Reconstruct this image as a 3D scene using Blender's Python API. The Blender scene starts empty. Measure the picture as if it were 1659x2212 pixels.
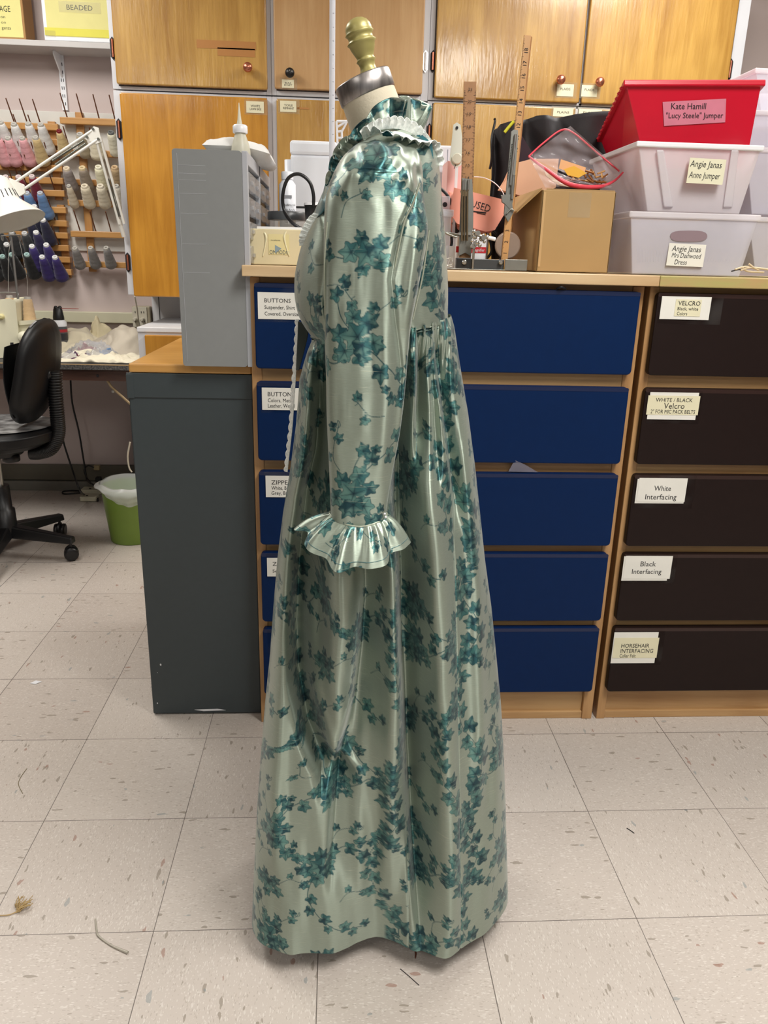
import bpy, bmesh, math, random
import numpy as np
from mathutils import Vector, Matrix, noise

# ------------------------------------------------------------------ camera
F_PX, PITCH, ROLL, YAW, EYE = 1671.487, 0.31440811, -0.0264510286, 0.0652681055, 1.192
def cam_basis():
    f = Vector((math.sin(YAW)*math.cos(PITCH), math.cos(YAW)*math.cos(PITCH), -math.sin(PITCH)))
    r0 = Vector((math.cos(YAW), -math.sin(YAW), 0)); d0 = f.cross(r0)
    r = math.cos(ROLL)*r0 + math.sin(ROLL)*d0
    d = -math.sin(ROLL)*r0 + math.cos(ROLL)*d0
    return r, d, f
CR, CD, CF = cam_basis()
scene = bpy.context.scene
COL = scene.collection
cam_data = bpy.data.cameras.new('camera'); cam = bpy.data.objects.new('camera', cam_data); COL.objects.link(cam)
cam_data.sensor_fit = 'VERTICAL'; cam_data.sensor_height = 24.0; cam_data.lens = 24.0*F_PX/2212.0
cam_data.clip_start = 0.02
m = Matrix((CR, -CD, -CF)).transposed().to_4x4(); m.translation = (0, 0, EYE)
cam.matrix_world = m
scene.camera = cam
vs = scene.view_settings
vs.view_transform = 'Standard'; vs.look = 'None'; vs.gamma = 1.0; vs.use_curve_mapping = False
vs.exposure = 0.0
# ------------------------------------------------------------------ light
world = bpy.data.worlds.new('room_fill'); scene.world = world; world.use_nodes = True
world.node_tree.nodes['Background'].inputs[0].default_value = (0.93, 0.96, 1.0, 1)
world.node_tree.nodes['Background'].inputs[1].default_value = 0.16
CEIL = 2.75
LAMPS = [(-1.5, 2.6, 38), (1.3, 2.6, 38), (-1.6, -0.9, 14), (0.9, 0.3, 60), (0.7, -1.9, 30)]
for (lx, ly, pw) in LAMPS:
    ld = bpy.data.lights.new('fluorescent_light', 'AREA'); ld.shape = 'RECTANGLE'; ld.size = 0.56; ld.size_y = 1.16
    ld.energy = pw; ld.color = (1.0, 0.975, 0.925)
    lo = bpy.data.objects.new('fluorescent_light', ld); COL.objects.link(lo); lo.location = (lx, ly, CEIL-0.10)
scene.cycles.max_bounces = 8
scene.cycles.transparent_max_bounces = 16
scene.cycles.use_denoising = True

def ray(x, y):
    return CR*((x-829.5)/F_PX) + CD*((y-1106)/F_PX) + CF
def P(x, y, Y):
    d = ray(x, y); t = Y/d.y; return Vector((d.x*t, Y, EYE+d.z*t))
def PZ(x, y, Z):
    d = ray(x, y); t = (Z-EYE)/d.z; return Vector((d.x*t, d.y*t, Z))

# ------------------------------------------------------------------ materials
def lin(c):
    return tuple(((v/255.0)/12.92 if v/255.0 <= 0.04045 else ((v/255.0+0.055)/1.055)**2.4) for v in c)
MATS = {}
def mat(name, rgb, rough=0.5, metal=0.0, spec=0.5, coat=0.0, noise_amt=0.0, noise_scale=20.0, bump=0.0, bump_scale=80.0,
        stretch=(1, 1, 1), alpha=1.0, emit=0.0, rgb2=None, trans=0.0, sheen=0.0):
    if name in MATS: return MATS[name]
    m = bpy.data.materials.new(name); m.use_nodes = True; nt = m.node_tree; b = nt.nodes['Principled BSDF']
    c = lin(rgb)
    b.inputs['Base Color'].default_value = (*c, 1); b.inputs['Roughness'].default_value = rough
    b.inputs['Metallic'].default_value = metal; b.inputs['Specular IOR Level'].default_value = spec
    b.inputs['Coat Weight'].default_value = coat; b.inputs['Coat Roughness'].default_value = 0.15
    b.inputs['Sheen Weight'].default_value = sheen
    tc = nt.nodes.new('ShaderNodeTexCoord'); mp = nt.nodes.new('ShaderNodeMapping'); nt.links.new(tc.outputs['Object'], mp.inputs[0])
    mp.inputs['Scale'].default_value = stretch
    n = nt.nodes.new('ShaderNodeTexNoise'); n.inputs['Scale'].default_value = noise_scale; n.inputs['Detail'].default_value = 5
    nt.links.new(mp.outputs[0], n.inputs['Vector'])
    r = nt.nodes.new('ShaderNodeValToRGB'); r.color_ramp.elements[0].position = 0.3; r.color_ramp.elements[1].position = 0.7
    c2 = lin(rgb2) if rgb2 else tuple(v*(1-max(noise_amt, 0.04)) for v in c)
    r.color_ramp.elements[0].color = (*c2, 1); r.color_ramp.elements[1].color = (*c, 1)
    nt.links.new(n.outputs[0], r.inputs[0]); nt.links.new(r.outputs[0], b.inputs['Base Color'])
    if bump:
        n2 = nt.nodes.new('ShaderNodeTexNoise'); n2.inputs['Scale'].default_value = bump_scale; n2.inputs['Detail'].default_value = 3
        nt.links.new(mp.outputs[0], n2.inputs['Vector'])
        bp = nt.nodes.new('ShaderNodeBump'); bp.inputs['Strength'].default_value = bump; bp.inputs['Distance'].default_value = 0.002
        nt.links.new(n2.outputs[0], bp.inputs['Height']); nt.links.new(bp.outputs[0], b.inputs['Normal'])
    if emit:
        b.inputs['Emission Color'].default_value = (*c, 1); b.inputs['Emission Strength'].default_value = emit
    if alpha < 1: b.inputs['Alpha'].default_value = alpha
    if trans: b.inputs['Transmission Weight'].default_value = trans
    MATS[name] = m
    return m
def translucent(name, rgb, alpha, rough=0.3, diff=0.5):
    """thin cloudy plastic: part see-through, part diffusing"""
    if name in MATS: return MATS[name]
    m = bpy.data.materials.new(name); m.use_nodes = True; nt = m.node_tree; b = nt.nodes['Principled BSDF']; out = nt.nodes['Material Output']
    c = lin(rgb); b.inputs['Base Color'].default_value = (*c, 1); b.inputs['Roughness'].default_value = rough
    t = nt.nodes.new('ShaderNodeBsdfTransparent'); t.inputs[0].default_value = (*[0.9+0.1*v for v in c], 1)
    tl = nt.nodes.new('ShaderNodeBsdfTranslucent'); tl.inputs[0].default_value = (*c, 1)
    n = nt.nodes.new('ShaderNodeTexNoise'); n.inputs['Scale'].default_value = 12
    tc = nt.nodes.new('ShaderNodeTexCoord'); nt.links.new(tc.outputs['Object'], n.inputs['Vector'])
    m1 = nt.nodes.new('ShaderNodeMixShader'); m1.inputs[0].default_value = diff
    nt.links.new(b.outputs[0], m1.inputs[1]); nt.links.new(tl.outputs[0], m1.inputs[2])
    m2 = nt.nodes.new('ShaderNodeMixShader')
    mr = nt.nodes.new('ShaderNodeMapRange'); mr.inputs['To Min'].default_value = alpha-0.06; mr.inputs['To Max'].default_value = alpha+0.06
    nt.links.new(n.outputs[0], mr.inputs[0]); nt.links.new(mr.outputs[0], m2.inputs[0])
    nt.links.new(t.outputs[0], m2.inputs[1]); nt.links.new(m1.outputs[0], m2.inputs[2]); nt.links.new(m2.outputs[0], out.inputs[0])
    MATS[name] = m
    return m
def wood(name, light, dark, rough=0.3, coat=0.3, axis='Z', scale=1.0, bump=0.25, spots=0.0):
    if name in MATS: return MATS[name]
    m = bpy.data.materials.new(name); m.use_nodes = True; nt = m.node_tree; b = nt.nodes['Principled BSDF']
    tc = nt.nodes.new('ShaderNodeTexCoord'); mp = nt.nodes.new('ShaderNodeMapping'); nt.links.new(tc.outputs['Object'], mp.inputs[0])
    s = {'Z': (22, 22, 1.6), 'X': (1.6, 22, 22), 'Y': (22, 1.6, 22)}[axis]
    mp.inputs['Scale'].default_value = tuple(v*scale for v in s)
    n = nt.nodes.new('ShaderNodeTexNoise'); n.inputs['Scale'].default_value = 1.0; n.inputs['Detail'].default_value = 6; n.inputs['Roughness'].default_value = 0.65
    n.inputs['Distortion'].default_value = 0.6
    nt.links.new(mp.outputs[0], n.inputs['Vector'])
    n3 = nt.nodes.new('ShaderNodeTexNoise'); n3.inputs['Scale'].default_value = 3.5*scale; n3.inputs['Detail'].default_value = 2
    nt.links.new(tc.outputs['Object'], n3.inputs['Vector'])
    mx = nt.nodes.new('ShaderNodeMath'); mx.operation = 'MULTIPLY_ADD'; mx.inputs[1].default_value = 0.45
    nt.links.new(n3.outputs[0], mx.inputs[0])
    sc = nt.nodes.new('ShaderNodeMath'); sc.operation = 'MULTIPLY'; sc.inputs[1].default_value = 0.6; nt.links.new(n.outputs[0], sc.inputs[0]); nt.links.new(sc.outputs[0], mx.inputs[2])
    r = nt.nodes.new('ShaderNodeValToRGB'); r.color_ramp.elements[0].position = 0.38; r.color_ramp.elements[1].position = 0.62
    r.color_ramp.elements[0].color = (*lin(dark), 1); r.color_ramp.elements[1].color = (*lin(light), 1)
    nt.links.new(mx.outputs[0], r.inputs[0]); nt.links.new(r.outputs[0], b.inputs['Base Color'])
    b.inputs['Roughness'].default_value = rough; b.inputs['Coat Weight'].default_value = coat; b.inputs['Coat Roughness'].default_value = 0.12
    n2 = nt.nodes.new('ShaderNodeTexNoise'); n2.inputs['Scale'].default_value = 1.0; n2.inputs['Detail'].default_value = 3
    mp2 = nt.nodes.new('ShaderNodeMapping'); mp2.inputs['Scale'].default_value = tuple(v*(5 if v > 5 else 9) for v in s); nt.links.new(tc.outputs['Object'], mp2.inputs[0])
    nt.links.new(mp2.outputs[0], n2.inputs['Vector'])
    bp = nt.nodes.new('ShaderNodeBump'); bp.inputs['Strength'].default_value = bump; bp.inputs['Distance'].default_value = 0.0015
    nt.links.new(n2.outputs[0], bp.inputs['Height']); nt.links.new(bp.outputs[0], b.inputs['Normal']); nt.links.new(bp.outputs[0], b.inputs['Coat Normal'])
    MATS[name] = m
    return m

# ------------------------------------------------------------------ mesh builder
def V(*a): return Vector(a)
class MB:
    def __init__(s): s.v = []; s.f = []; s.mi = []; s.sm = []
    def add(s, vs, fs, mi=0, smooth=False):
        o = len(s.v); s.v += [tuple(v) for v in vs]
        for f in fs: s.f.append([i+o for i in f]); s.mi.append(mi); s.sm.append(smooth)
        return s
    def box(s, a, b, mi=0):
        x0, x1 = sorted((a[0], b[0])); y0, y1 = sorted((a[1], b[1])); z0, z1 = sorted((a[2], b[2]))
        return s.add([(x0,y0,z0),(x1,y0,z0),(x1,y1,z0),(x0,y1,z0),(x0,y0,z1),(x1,y0,z1),(x1,y1,z1),(x0,y1,z1)],
              [(0,3,2,1),(4,5,6,7),(0,1,5,4),(1,2,6,5),(2,3,7,6),(3,0,4,7)], mi)
    def hexa(s, c, mi=0):  # 8 corners: bottom 4 ccw, top 4
        return s.add(c, [(0,3,2,1),(4,5,6,7),(0,1,5,4),(1,2,6,5),(2,3,7,6),(3,0,4,7)], mi)
    def rbox(s, a, b, r, mi=0, axis='y', n=5):
        """box with corners rounded in the plane across axis"""
        x0, x1 = sorted((a[0], b[0])); y0, y1 = sorted((a[1], b[1])); z0, z1 = sorted((a[2], b[2]))
        if axis == 'y': u0,u1,w0,w1,d0,d1 = x0,x1,z0,z1,y0,y1; mk = lambda u,w,d:(u,d,w)
        elif axis == 'z': u0,u1,w0,w1,d0,d1 = x0,x1,y0,y1,z0,z1; mk = lambda u,w,d:(u,w,d)
        else: u0,u1,w0,w1,d0,d1 = y0,y1,z0,z1,x0,x1; mk = lambda u,w,d:(d,u,w)
        pts = []
        for cx, cy, a0 in ((u1-r,w1-r,0),(u0+r,w1-r,90),(u0+r,w0+r,180),(u1-r,w0+r,270)):
            for k in range(n+1):
                t = math.radians(a0+90*k/n); pts.append((cx+r*math.cos(t), cy+r*math.sin(t)))
        N = len(pts)
        vs = [mk(u,w,d0) for u,w in pts]+[mk(u,w,d1) for u,w in pts]
        fs = [tuple(range(N)), tuple(range(2*N-1, N-1, -1))]
        fs += [(i, i+N, (i+1)%N+N, (i+1)%N) for i in range(N)]
        return s.add(vs, fs, mi)
    def prism(s, poly, off, mi=0):
        """poly: 3d points; off: vector"""
        N = len(poly); off = Vector(off)
        vs = [Vector(p) for p in poly]+[Vector(p)+off for p in poly]
        fs = [tuple(range(N)), tuple(range(2*N-1, N-1, -1))]+[(i,(i+1)%N,(i+1)%N+N,i+N) for i in range(N)]
        return s.add(vs, fs, mi)
    def lathe(s, prof, org=(0,0,0), axis=(0,0,1), n=20, mi=0, smooth=True, caps=True, sx=1.0):
        """prof [(r, h)] along axis"""
        ax = Vector(axis).normalized(); u = ax.orthogonal().normalized() if abs(ax.z) < 0.999 else Vector((1,0,0)); w = ax.cross(u); o = Vector(org)
        vs = []; fs = []
        for r, h in prof:
            for k in range(n):
                t = 2*math.pi*k/n; vs.append(o+ax*h+u*(r*sx*math.cos(t))+w*(r*math.sin(t)))
        for i in range(len(prof)-1):
            for k in range(n): fs.append((i*n+k, i*n+(k+1)%n, (i+1)*n+(k+1)%n, (i+1)*n+k))
        s.add(vs, fs, mi, smooth)
        if caps:
            s.add(vs[:n], [tuple(range(n-1,-1,-1))], mi); s.add(vs[-n:], [tuple(range(n))], mi)
        return s
    def rod(s, a, b, r, r2=None, n=10, mi=0):
        a = Vector(a); b = Vector(b); return s.lathe([(r,0),(r if r2 is None else r2,(b-a).length)], a, b-a, n, mi)
    def tube(s, pts, r, n=8, mi=0, sub=6, closed=False, caps=True):
        """smooth tube through pts; r number or list"""
        pts = [Vector(p) for p in pts]; rr = r if isinstance(r, (list, tuple)) else [r]*len(pts)
        if sub > 1 and len(pts) > 2:
            q = []; qr = []
            for i in range(len(pts)-1):
                p0 = pts[max(i-1,0)]; p1 = pts[i]; p2 = pts[i+1]; p3 = pts[min(i+2,len(pts)-1)]
                for k in range(sub):
                    t = k/sub; q.append(0.5*((2*p1)+(p2-p0)*t+(2*p0-5*p1+4*p2-p3)*t*t+(3*p1-p0-3*p2+p3)*t**3)); qr.append(rr[i]*(1-t)+rr[i+1]*t)
            q.append(pts[-1]); qr.append(rr[-1]); pts = q; rr = qr
        vs = []; fs = []; N = len(pts); up = None
        for i, p in enumerate(pts):
            d = (pts[min(i+1,N-1)]-pts[max(i-1,0)]).normalized()
            if up is None: up = d.orthogonal().normalized()
            up = (up-d*up.dot(d)).normalized(); w = d.cross(up)
            for k in range(n):
                t = 2*math.pi*k/n; vs.append(p+up*(rr[i]*math.cos(t))+w*(rr[i]*math.sin(t)))
        for i in range(N-1):
            for k in range(n): fs.append((i*n+k, i*n+(k+1)%n, (i+1)*n+(k+1)%n, (i+1)*n+k))
        s.add(vs, fs, mi, True)
        if caps: s.add(vs[:n], [tuple(range(n-1,-1,-1))], mi); s.add(vs[-n:], [tuple(range(n))], mi)
        return s
    def ball(s, c, r, n=14, mi=0, sx=1, sy=1, sz=1):
        vs = []; fs = []; c = Vector(c); m_ = n//2
        for i in range(m_+1):
            a = math.pi*i/m_
            for k in range(n):
                t = 2*math.pi*k/n; vs.append(c+Vector((sx*r*math.sin(a)*math.cos(t), sy*r*math.sin(a)*math.sin(t), sz*r*math.cos(a))))
        for i in range(m_):
            for k in range(n): fs.append((i*n+k, (i+1)*n+k, (i+1)*n+(k+1)%n, i*n+(k+1)%n))
        return s.add(vs, fs, mi, True)
    def grid(s, fn, nu, nv, mi=0, smooth=True, wrap=False):
        vs = [fn(i/nu, j/nv) for i in range(nu+1) for j in range(nv+1)]
        fs = [(i*(nv+1)+j, (i+1)*(nv+1)+j, (i+1)*(nv+1)+j+1, i*(nv+1)+j+1) for i in range(nu) for j in range(nv)]
        return s.add(vs, fs, mi, smooth)
    def ring(s, c, R, r, axis=(0,0,1), n=24, k=8, mi=0):
        ax = Vector(axis).normalized(); u = ax.orthogonal().normalized(); w = ax.cross(u); c = Vector(c); vs = []; fs = []
        for i in range(n):
            a = 2*math.pi*i/n; d = u*math.cos(a)+w*math.sin(a)
            for j in range(k):
                b = 2*math.pi*j/k; vs.append(c+d*(R+r*math.cos(b))+ax*(r*math.sin(b)))
        for i in range(n):
            for j in range(k): fs.append((i*k+j, ((i+1)%n)*k+j, ((i+1)%n)*k+(j+1)%k, i*k+(j+1)%k))
        return s.add(vs, fs, mi, True)
    def text(s, body, org, xdir, ydir, w=None, h=0.01, mi=0, lift=0.0004, shear=0.0, align='c'):
        """lettering laid on a plane; org = centre; h = letter-box height; w = fitted width"""
        tv, tf = text_mesh(body)
        if not len(tv): return s
        xs = [p[0] for p in tv]; ys = [p[1] for p in tv]; W = max(xs)-min(xs); H = 0.70
        xd = Vector(xdir).normalized(); yd = Vector(ydir).normalized(); nd = xd.cross(yd); org = Vector(org)
        sy = h/H; sx = (w/W) if w else sy
        cx = (max(xs)+min(xs))/2
        if align == 'l': cx = min(xs)
        vs = [org+xd*((p[0]-cx)*sx+shear*(p[1]-0.35)*sy)+yd*((p[1]-0.35)*sy)+nd*lift for p in tv]
        return s.add(vs, tf, mi)
    def build(s, name, mats, parent=None, bevel=0.0, base=None, seg=2, solid=0.0, sub=0):
        if not isinstance(mats, (list, tuple)): mats = [mats]
        me = bpy.data.meshes.new(name)
        if parent is not None: off = Vector(ORG[parent.name])
        elif base is not None: off = Vector(base)
        else:
            xs = [v[0] for v in s.v]; ys = [v[1] for v in s.v]; zs = [v[2] for v in s.v]
            off = Vector(((min(xs)+max(xs))/2, (min(ys)+max(ys))/2, min(zs)))
        me.from_pydata([(v[0]-off.x, v[1]-off.y, v[2]-off.z) for v in s.v], [], s.f)
        for m_ in mats: me.materials.append(m_)
        me.polygons.foreach_set('material_index', s.mi); me.polygons.foreach_set('use_smooth', s.sm)
        me.update()
        o = bpy.data.objects.new(name, me); COL.objects.link(o)
        if parent is not None: o.parent = parent; ORG[o.name] = tuple(off)
        else: o.location = off; ORG[o.name] = tuple(off)
        if solid:
            md = o.modifiers.new('thickness', 'SOLIDIFY'); md.thickness = solid; md.offset = 0
        if bevel:
            md = o.modifiers.new('bevel', 'BEVEL'); md.width = bevel; md.segments = seg; md.limit_method = 'ANGLE'; md.angle_limit = 0.7
            md.harden_normals = False
        if sub:
            md = o.modifiers.new('smooth', 'SUBSURF'); md.levels = sub; md.render_levels = sub
        return o
_TC = {}
def text_mesh(body):
    if body in _TC: return _TC[body]
    cu = bpy.data.curves.new('lettering', 'FONT'); cu.body = body; cu.size = 1.0; cu.resolution_u = 2
    o = bpy.data.objects.new('lettering', cu); COL.objects.link(o)
    dg = bpy.context.evaluated_depsgraph_get(); me = bpy.data.meshes.new_from_object(o.evaluated_get(dg))
    r = ([tuple(v.co) for v in me.vertices], [tuple(p.vertices) for p in me.polygons])
    bpy.data.objects.remove(o); bpy.data.curves.remove(cu); bpy.data.meshes.remove(me)
    _TC[body] = r
    return r
ORG = {}
def thing(name, label, cat, loc, group=None):
    o = bpy.data.objects.new(name, None); COL.objects.link(o); o.location = loc; o.empty_display_size = 0.05
    ORG[o.name] = tuple(loc); o['label'] = label; o['category'] = cat
    if group: o['group'] = group
    return o
def tag(o, label, cat, group=None, kind=None):
    o['label'] = label; o['category'] = cat
    if group: o['group'] = group
    if kind: o['kind'] = kind
    return o
def struct(o): o['kind'] = 'structure'; return o
def card(mb, x0, y0, x1, y1, Y, lines, mp=0, mt=1, tilt=0.0, thick=0.0006, shear=0.0):
    """a paper card whose corners were read at these pixels on the plane Y, with writing: (text, fx0, fx1, fy, fh)"""
    a = P(x0, y1, Y); b = P(x1, y0, Y); c0 = (P(x0,y0,Y)+P(x1,y0,Y)+a+P(x1,y1,Y))/4
    W = (P(x1,(y0+y1)/2,Y)-P(x0,(y0+y1)/2,Y)).length; H = (P((x0+x1)/2,y0,Y)-P((x0+x1)/2,y1,Y)).length
    xd = Vector((math.cos(tilt), 0, math.sin(tilt))); yd = Vector((-math.sin(tilt), 0, math.cos(tilt)))
    q = [c0-xd*W/2-yd*H/2, c0+xd*W/2-yd*H/2, c0+xd*W/2+yd*H/2, c0-xd*W/2+yd*H/2]
    mb.prism(q, (0, -thick, 0), mp)
    for (t, fx0, fx1, fy, fh) in lines:
        c = c0+xd*(W*((fx0+fx1)/2-0.5))+yd*(H*(0.5-fy))+Vector((0, -thick, 0))
        mb.text(t, c, xd, yd, W*(fx1-fx0), H*fh, mt, 0.0004, shear)
    return mb

# common materials
M_ink = mat('ink', (28, 26, 30), 0.7)
M_paper = mat('paper', (232, 230, 222), 0.6, noise_amt=0.05)
M_cream = mat('cream_paper', (228, 222, 190), 0.6, noise_amt=0.06)
M_white = mat('white_paint', (222, 222, 224), 0.4, noise_amt=0.05)
M_wplas = mat('white_plastic', (235, 236, 240), 0.35)
M_black = mat('black_plastic', (20, 20, 22), 0.38, noise_amt=0.1)
M_steel = mat('steel', (190, 188, 182), 0.28, metal=0.9, noise_amt=0.1)
M_copper = mat('copper', (205, 130, 105), 0.28, metal=0.85, noise_amt=0.15)
M_tape = translucent('clear_tape', (225, 220, 200), 0.10, 0.15, 0.2)
M_tape2 = translucent('thin_tape', (200, 200, 196), 0.0, 0.2, 0.2)
# ------------------------------------------------------------------ room shell
WALLY = 4.02
def floor_mat():
    m = bpy.data.materials.new('vinyl_tile'); m.use_nodes = True; nt = m.node_tree; L = nt.links; b = nt.nodes['Principled BSDF']
    N = nt.nodes.new
    geo = N('ShaderNodeTexCoord'); sep = N('ShaderNodeSeparateXYZ'); L.new(geo.outputs['Object'], sep.inputs[0])
    def math_(op, a, b_=None, c=None):
        n = N('ShaderNodeMath'); n.operation = op
        for i, q in enumerate((a, b_, c)):
            if q is None: continue
            if isinstance(q, (int, float)): n.inputs[i].default_value = q
            else: L.new(q, n.inputs[i])
        return n.outputs[0]
    T = 0.3048
    u = math_('DIVIDE', math_('SUBTRACT', sep.outputs[0], -0.33205), T); v = math_('DIVIDE', math_('SUBTRACT', sep.outputs[1], 1.14297), T)
    fu = math_('FRACT', u); fv = math_('FRACT', v)
    du = math_('MINIMUM', fu, math_('SUBTRACT', 1.0, fu)); dv = math_('MINIMUM', fv, math_('SUBTRACT', 1.0, fv))
    d = math_('MINIMUM', du, dv)
    n0 = N('ShaderNodeTexNoise'); n0.inputs['Scale'].default_value = 1.3; L.new(geo.outputs['Object'], n0.inputs['Vector'])
    wid = math_('MULTIPLY_ADD', n0.outputs[0], 0.004, 0.0006)
    joint = math_('LESS_THAN', d, wid)
    # per-tile direction of the chips
    cid = N('ShaderNodeCombineXYZ'); L.new(math_('FLOOR', u), cid.inputs[0]); L.new(math_('FLOOR', v), cid.inputs[1])
    wn = N('ShaderNodeTexWhiteNoise'); wn.noise_dimensions = '3D'; L.new(cid.outputs[0], wn.inputs['Vector'])
    par = math_('MODULO', math_('ABSOLUTE', math_('ADD', math_('FLOOR', u), math_('FLOOR', v))), 2.0)
    def chips(scale, seed, thr, st=3.2):
        mp = N('ShaderNodeMapping'); mp.inputs['Scale'].default_value = (scale, scale*st, 1); mp.inputs['Location'].default_value = (seed, seed*1.7, 0)
        mq = N('ShaderNodeMapping'); mq.inputs['Scale'].default_value = (scale*st, scale, 1); mq.inputs['Location'].default_value = (seed*2, seed, 0)
        L.new(geo.outputs['Object'], mp.inputs[0]); L.new(geo.outputs['Object'], mq.inputs[0])
        mix = N('ShaderNodeMix'); mix.data_type = 'VECTOR'; L.new(par, mix.inputs['Factor']); L.new(mp.outputs[0], mix.inputs[4]); L.new(mq.outputs[0], mix.inputs[5])
        ds = N('ShaderNodeTexNoise'); ds.inputs['Scale'].default_value = 0.8; L.new(mix.outputs[1], ds.inputs['Vector'])
        ad = N('ShaderNodeVectorMath'); ad.operation = 'MULTIPLY_ADD'; ad.inputs[1].default_value = (1.2,)*3; L.new(ds.outputs['Color'], ad.inputs[0]); L.new(mix.outputs[1], ad.inputs[2])
        vo = N('ShaderNodeTexVoronoi'); vo.inputs['Scale'].default_value = 1.0; vo.inputs['Randomness'].default_value = 1.0; L.new(ad.outputs[0], vo.inputs['Vector'])
        sepc = N('ShaderNodeSeparateColor'); L.new(vo.outputs['Color'], sepc.inputs[0])
        near = math_('LESS_THAN', vo.outputs['Distance'], math_('MULTIPLY_ADD', sepc.outputs[1], 0.42, 0.06))
        pick = math_('LESS_THAN', sepc.outputs[0], thr)
        return math_('MULTIPLY', near, pick), sepc.outputs[2]
    base = N('ShaderNodeMix'); base.data_type = 'RGBA'
    base.inputs[6].default_value = (*lin((197, 187, 179)), 1); base.inputs[7].default_value = (*lin((206, 197, 189)), 1)
    L.new(wn.outputs['Value'], base.inputs['Factor'])
    cur = base.outputs[2]
    for (sc, seed, thr, c, st, amt) in [(150, 3.1, 0.55, (228, 222, 216), 3.0, 0.5), (140, 7.7, 0.42, (160, 149, 138), 3.0, 0.45), (85, 12.3, 0.26, (224, 218, 211), 3.4, 0.5),
                               (42, 5.5, 0.09, (150, 140, 128), 3.0, 0.8), (40, 21.5, 0.02, (150, 105, 88), 2.6, 0.6), (38, 31.0, 0.02, (120, 135, 140), 2.6, 0.5)]:
        f, _ = chips(sc, seed, thr, st)
        mx = N('ShaderNodeMix'); mx.data_type = 'RGBA'; L.new(math_('MULTIPLY', f, amt), mx.inputs['Factor']); L.new(cur, mx.inputs[6]); mx.inputs[7].default_value = (*lin(c), 1); cur = mx.outputs[2]
    # worn, slightly darker patches
    n4 = N('ShaderNodeTexNoise'); n4.inputs['Scale'].default_value = 2.2; n4.inputs['Detail'].default_value = 4; L.new(geo.outputs['Object'], n4.inputs['Vector'])
    mx = N('ShaderNodeMix'); mx.data_type = 'RGBA'; mx.blend_type = 'MULTIPLY'; L.new(math_('MULTIPLY', n4.outputs[0], 0.22), mx.inputs['Factor']); L.new(cur, mx.inputs[6]); mx.inputs[7].default_value = (*lin((200, 190, 178)), 1); cur = mx.outputs[2]
    mx = N('ShaderNodeMix'); mx.data_type = 'RGBA'; L.new(math_('MULTIPLY', joint, 0.85), mx.inputs['Factor']); L.new(cur, mx.inputs[6]); mx.inputs[7].default_value = (*lin((72, 62, 56)), 1)
    L.new(mx.outputs[2], b.inputs['Base Color'])
    b.inputs['Roughness'].default_value = 0.42; b.inputs['Specular IOR Level'].default_value = 0.4
    bp = N('ShaderNodeBump'); bp.inputs['Strength'].default_value = 0.15; bp.inputs['Distance'].default_value = 0.001
    L.new(n4.outputs[0], bp.inputs['Height']); L.new(bp.outputs[0], b.inputs['Normal'])
    return m
M_floor = floor_mat()
M_wall = mat('pink_wall_paint', (204, 188, 184), 0.75, noise_amt=0.05, noise_scale=3, bump=0.06, bump_scale=120)
M_ceil = mat('ceiling_paint', (225, 222, 215), 0.85)
XL, XR, YB = -3.1, 3.1, -3.2
struct(MB().box((XL, YB, -0.05), (XR, WALLY+0.1, 0)).build('floor', M_floor, base=(0, 0, 0)))
struct(MB().box((XL, WALLY, 0), (XR, WALLY+0.1, CEIL)).build('wall_back', M_wall))
M_side = mat('unseen_dark_wall', (78, 68, 62), 0.8, noise_amt=0.08, noise_scale=2)  # unseen side walls, toned dark to deepen the shading of the silk folds
struct(MB().box((XL-0.1, YB, 0), (XL, WALLY+0.1, CEIL)).build('wall_left', M_side))
struct(MB().box((XR, YB, 0), (XR+0.1, WALLY+0.1, CEIL)).build('wall_right', M_side))
struct(MB().box((XL-0.1, YB, CEIL), (XR+0.1, WALLY+0.1, CEIL+0.1)).build('ceiling', M_ceil))
M_base = mat('grey_green_baseboard', (104, 99, 86), 0.55, noise_amt=0.15, noise_scale=8)
M_base2 = mat('baseboard_lip', (128, 126, 118), 0.45, noise_amt=0.1)
mb = MB(); mb.box((XL, WALLY-0.018, 0.052), (XR, WALLY, 0.135)); mb.box((XL, WALLY-0.034, 0), (XR, WALLY, 0.05), 1)
struct(mb.build('baseboard_back', [M_base, M_base2], bevel=0.003))
M_diff = mat('lamp_diffuser', (255, 250, 238), 0.6, emit=2.2)
for i, (lx, ly, pw) in enumerate(LAMPS):
    t = thing('ceiling_light', 'rectangular fluorescent ceiling fitting, ' + ['over the thread racks', 'over the right-hand cupboards', 'over the floor left of the dress', 'over the floor right of the dress', 'behind the camera'][i], 'light', (lx, ly, CEIL-0.09))
    mb = MB(); 
    for (a, b_) in (((-0.31,-0.61),(-0.29,0.61)), ((0.29,-0.61),(0.31,0.61)), ((-0.31,-0.61),(0.31,-0.59)), ((-0.31,0.59),(0.31,0.61))):
        mb.box((lx+a[0], ly+a[1], CEIL-0.09), (lx+b_[0], ly+b_[1], CEIL))
    mb.build('frame', M_white, t)
    MB().box((lx-0.289, ly-0.589, CEIL-0.075), (lx+0.289, ly+0.589, CEIL-0.065)).build('diffuser', M_diff, t)
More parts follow.
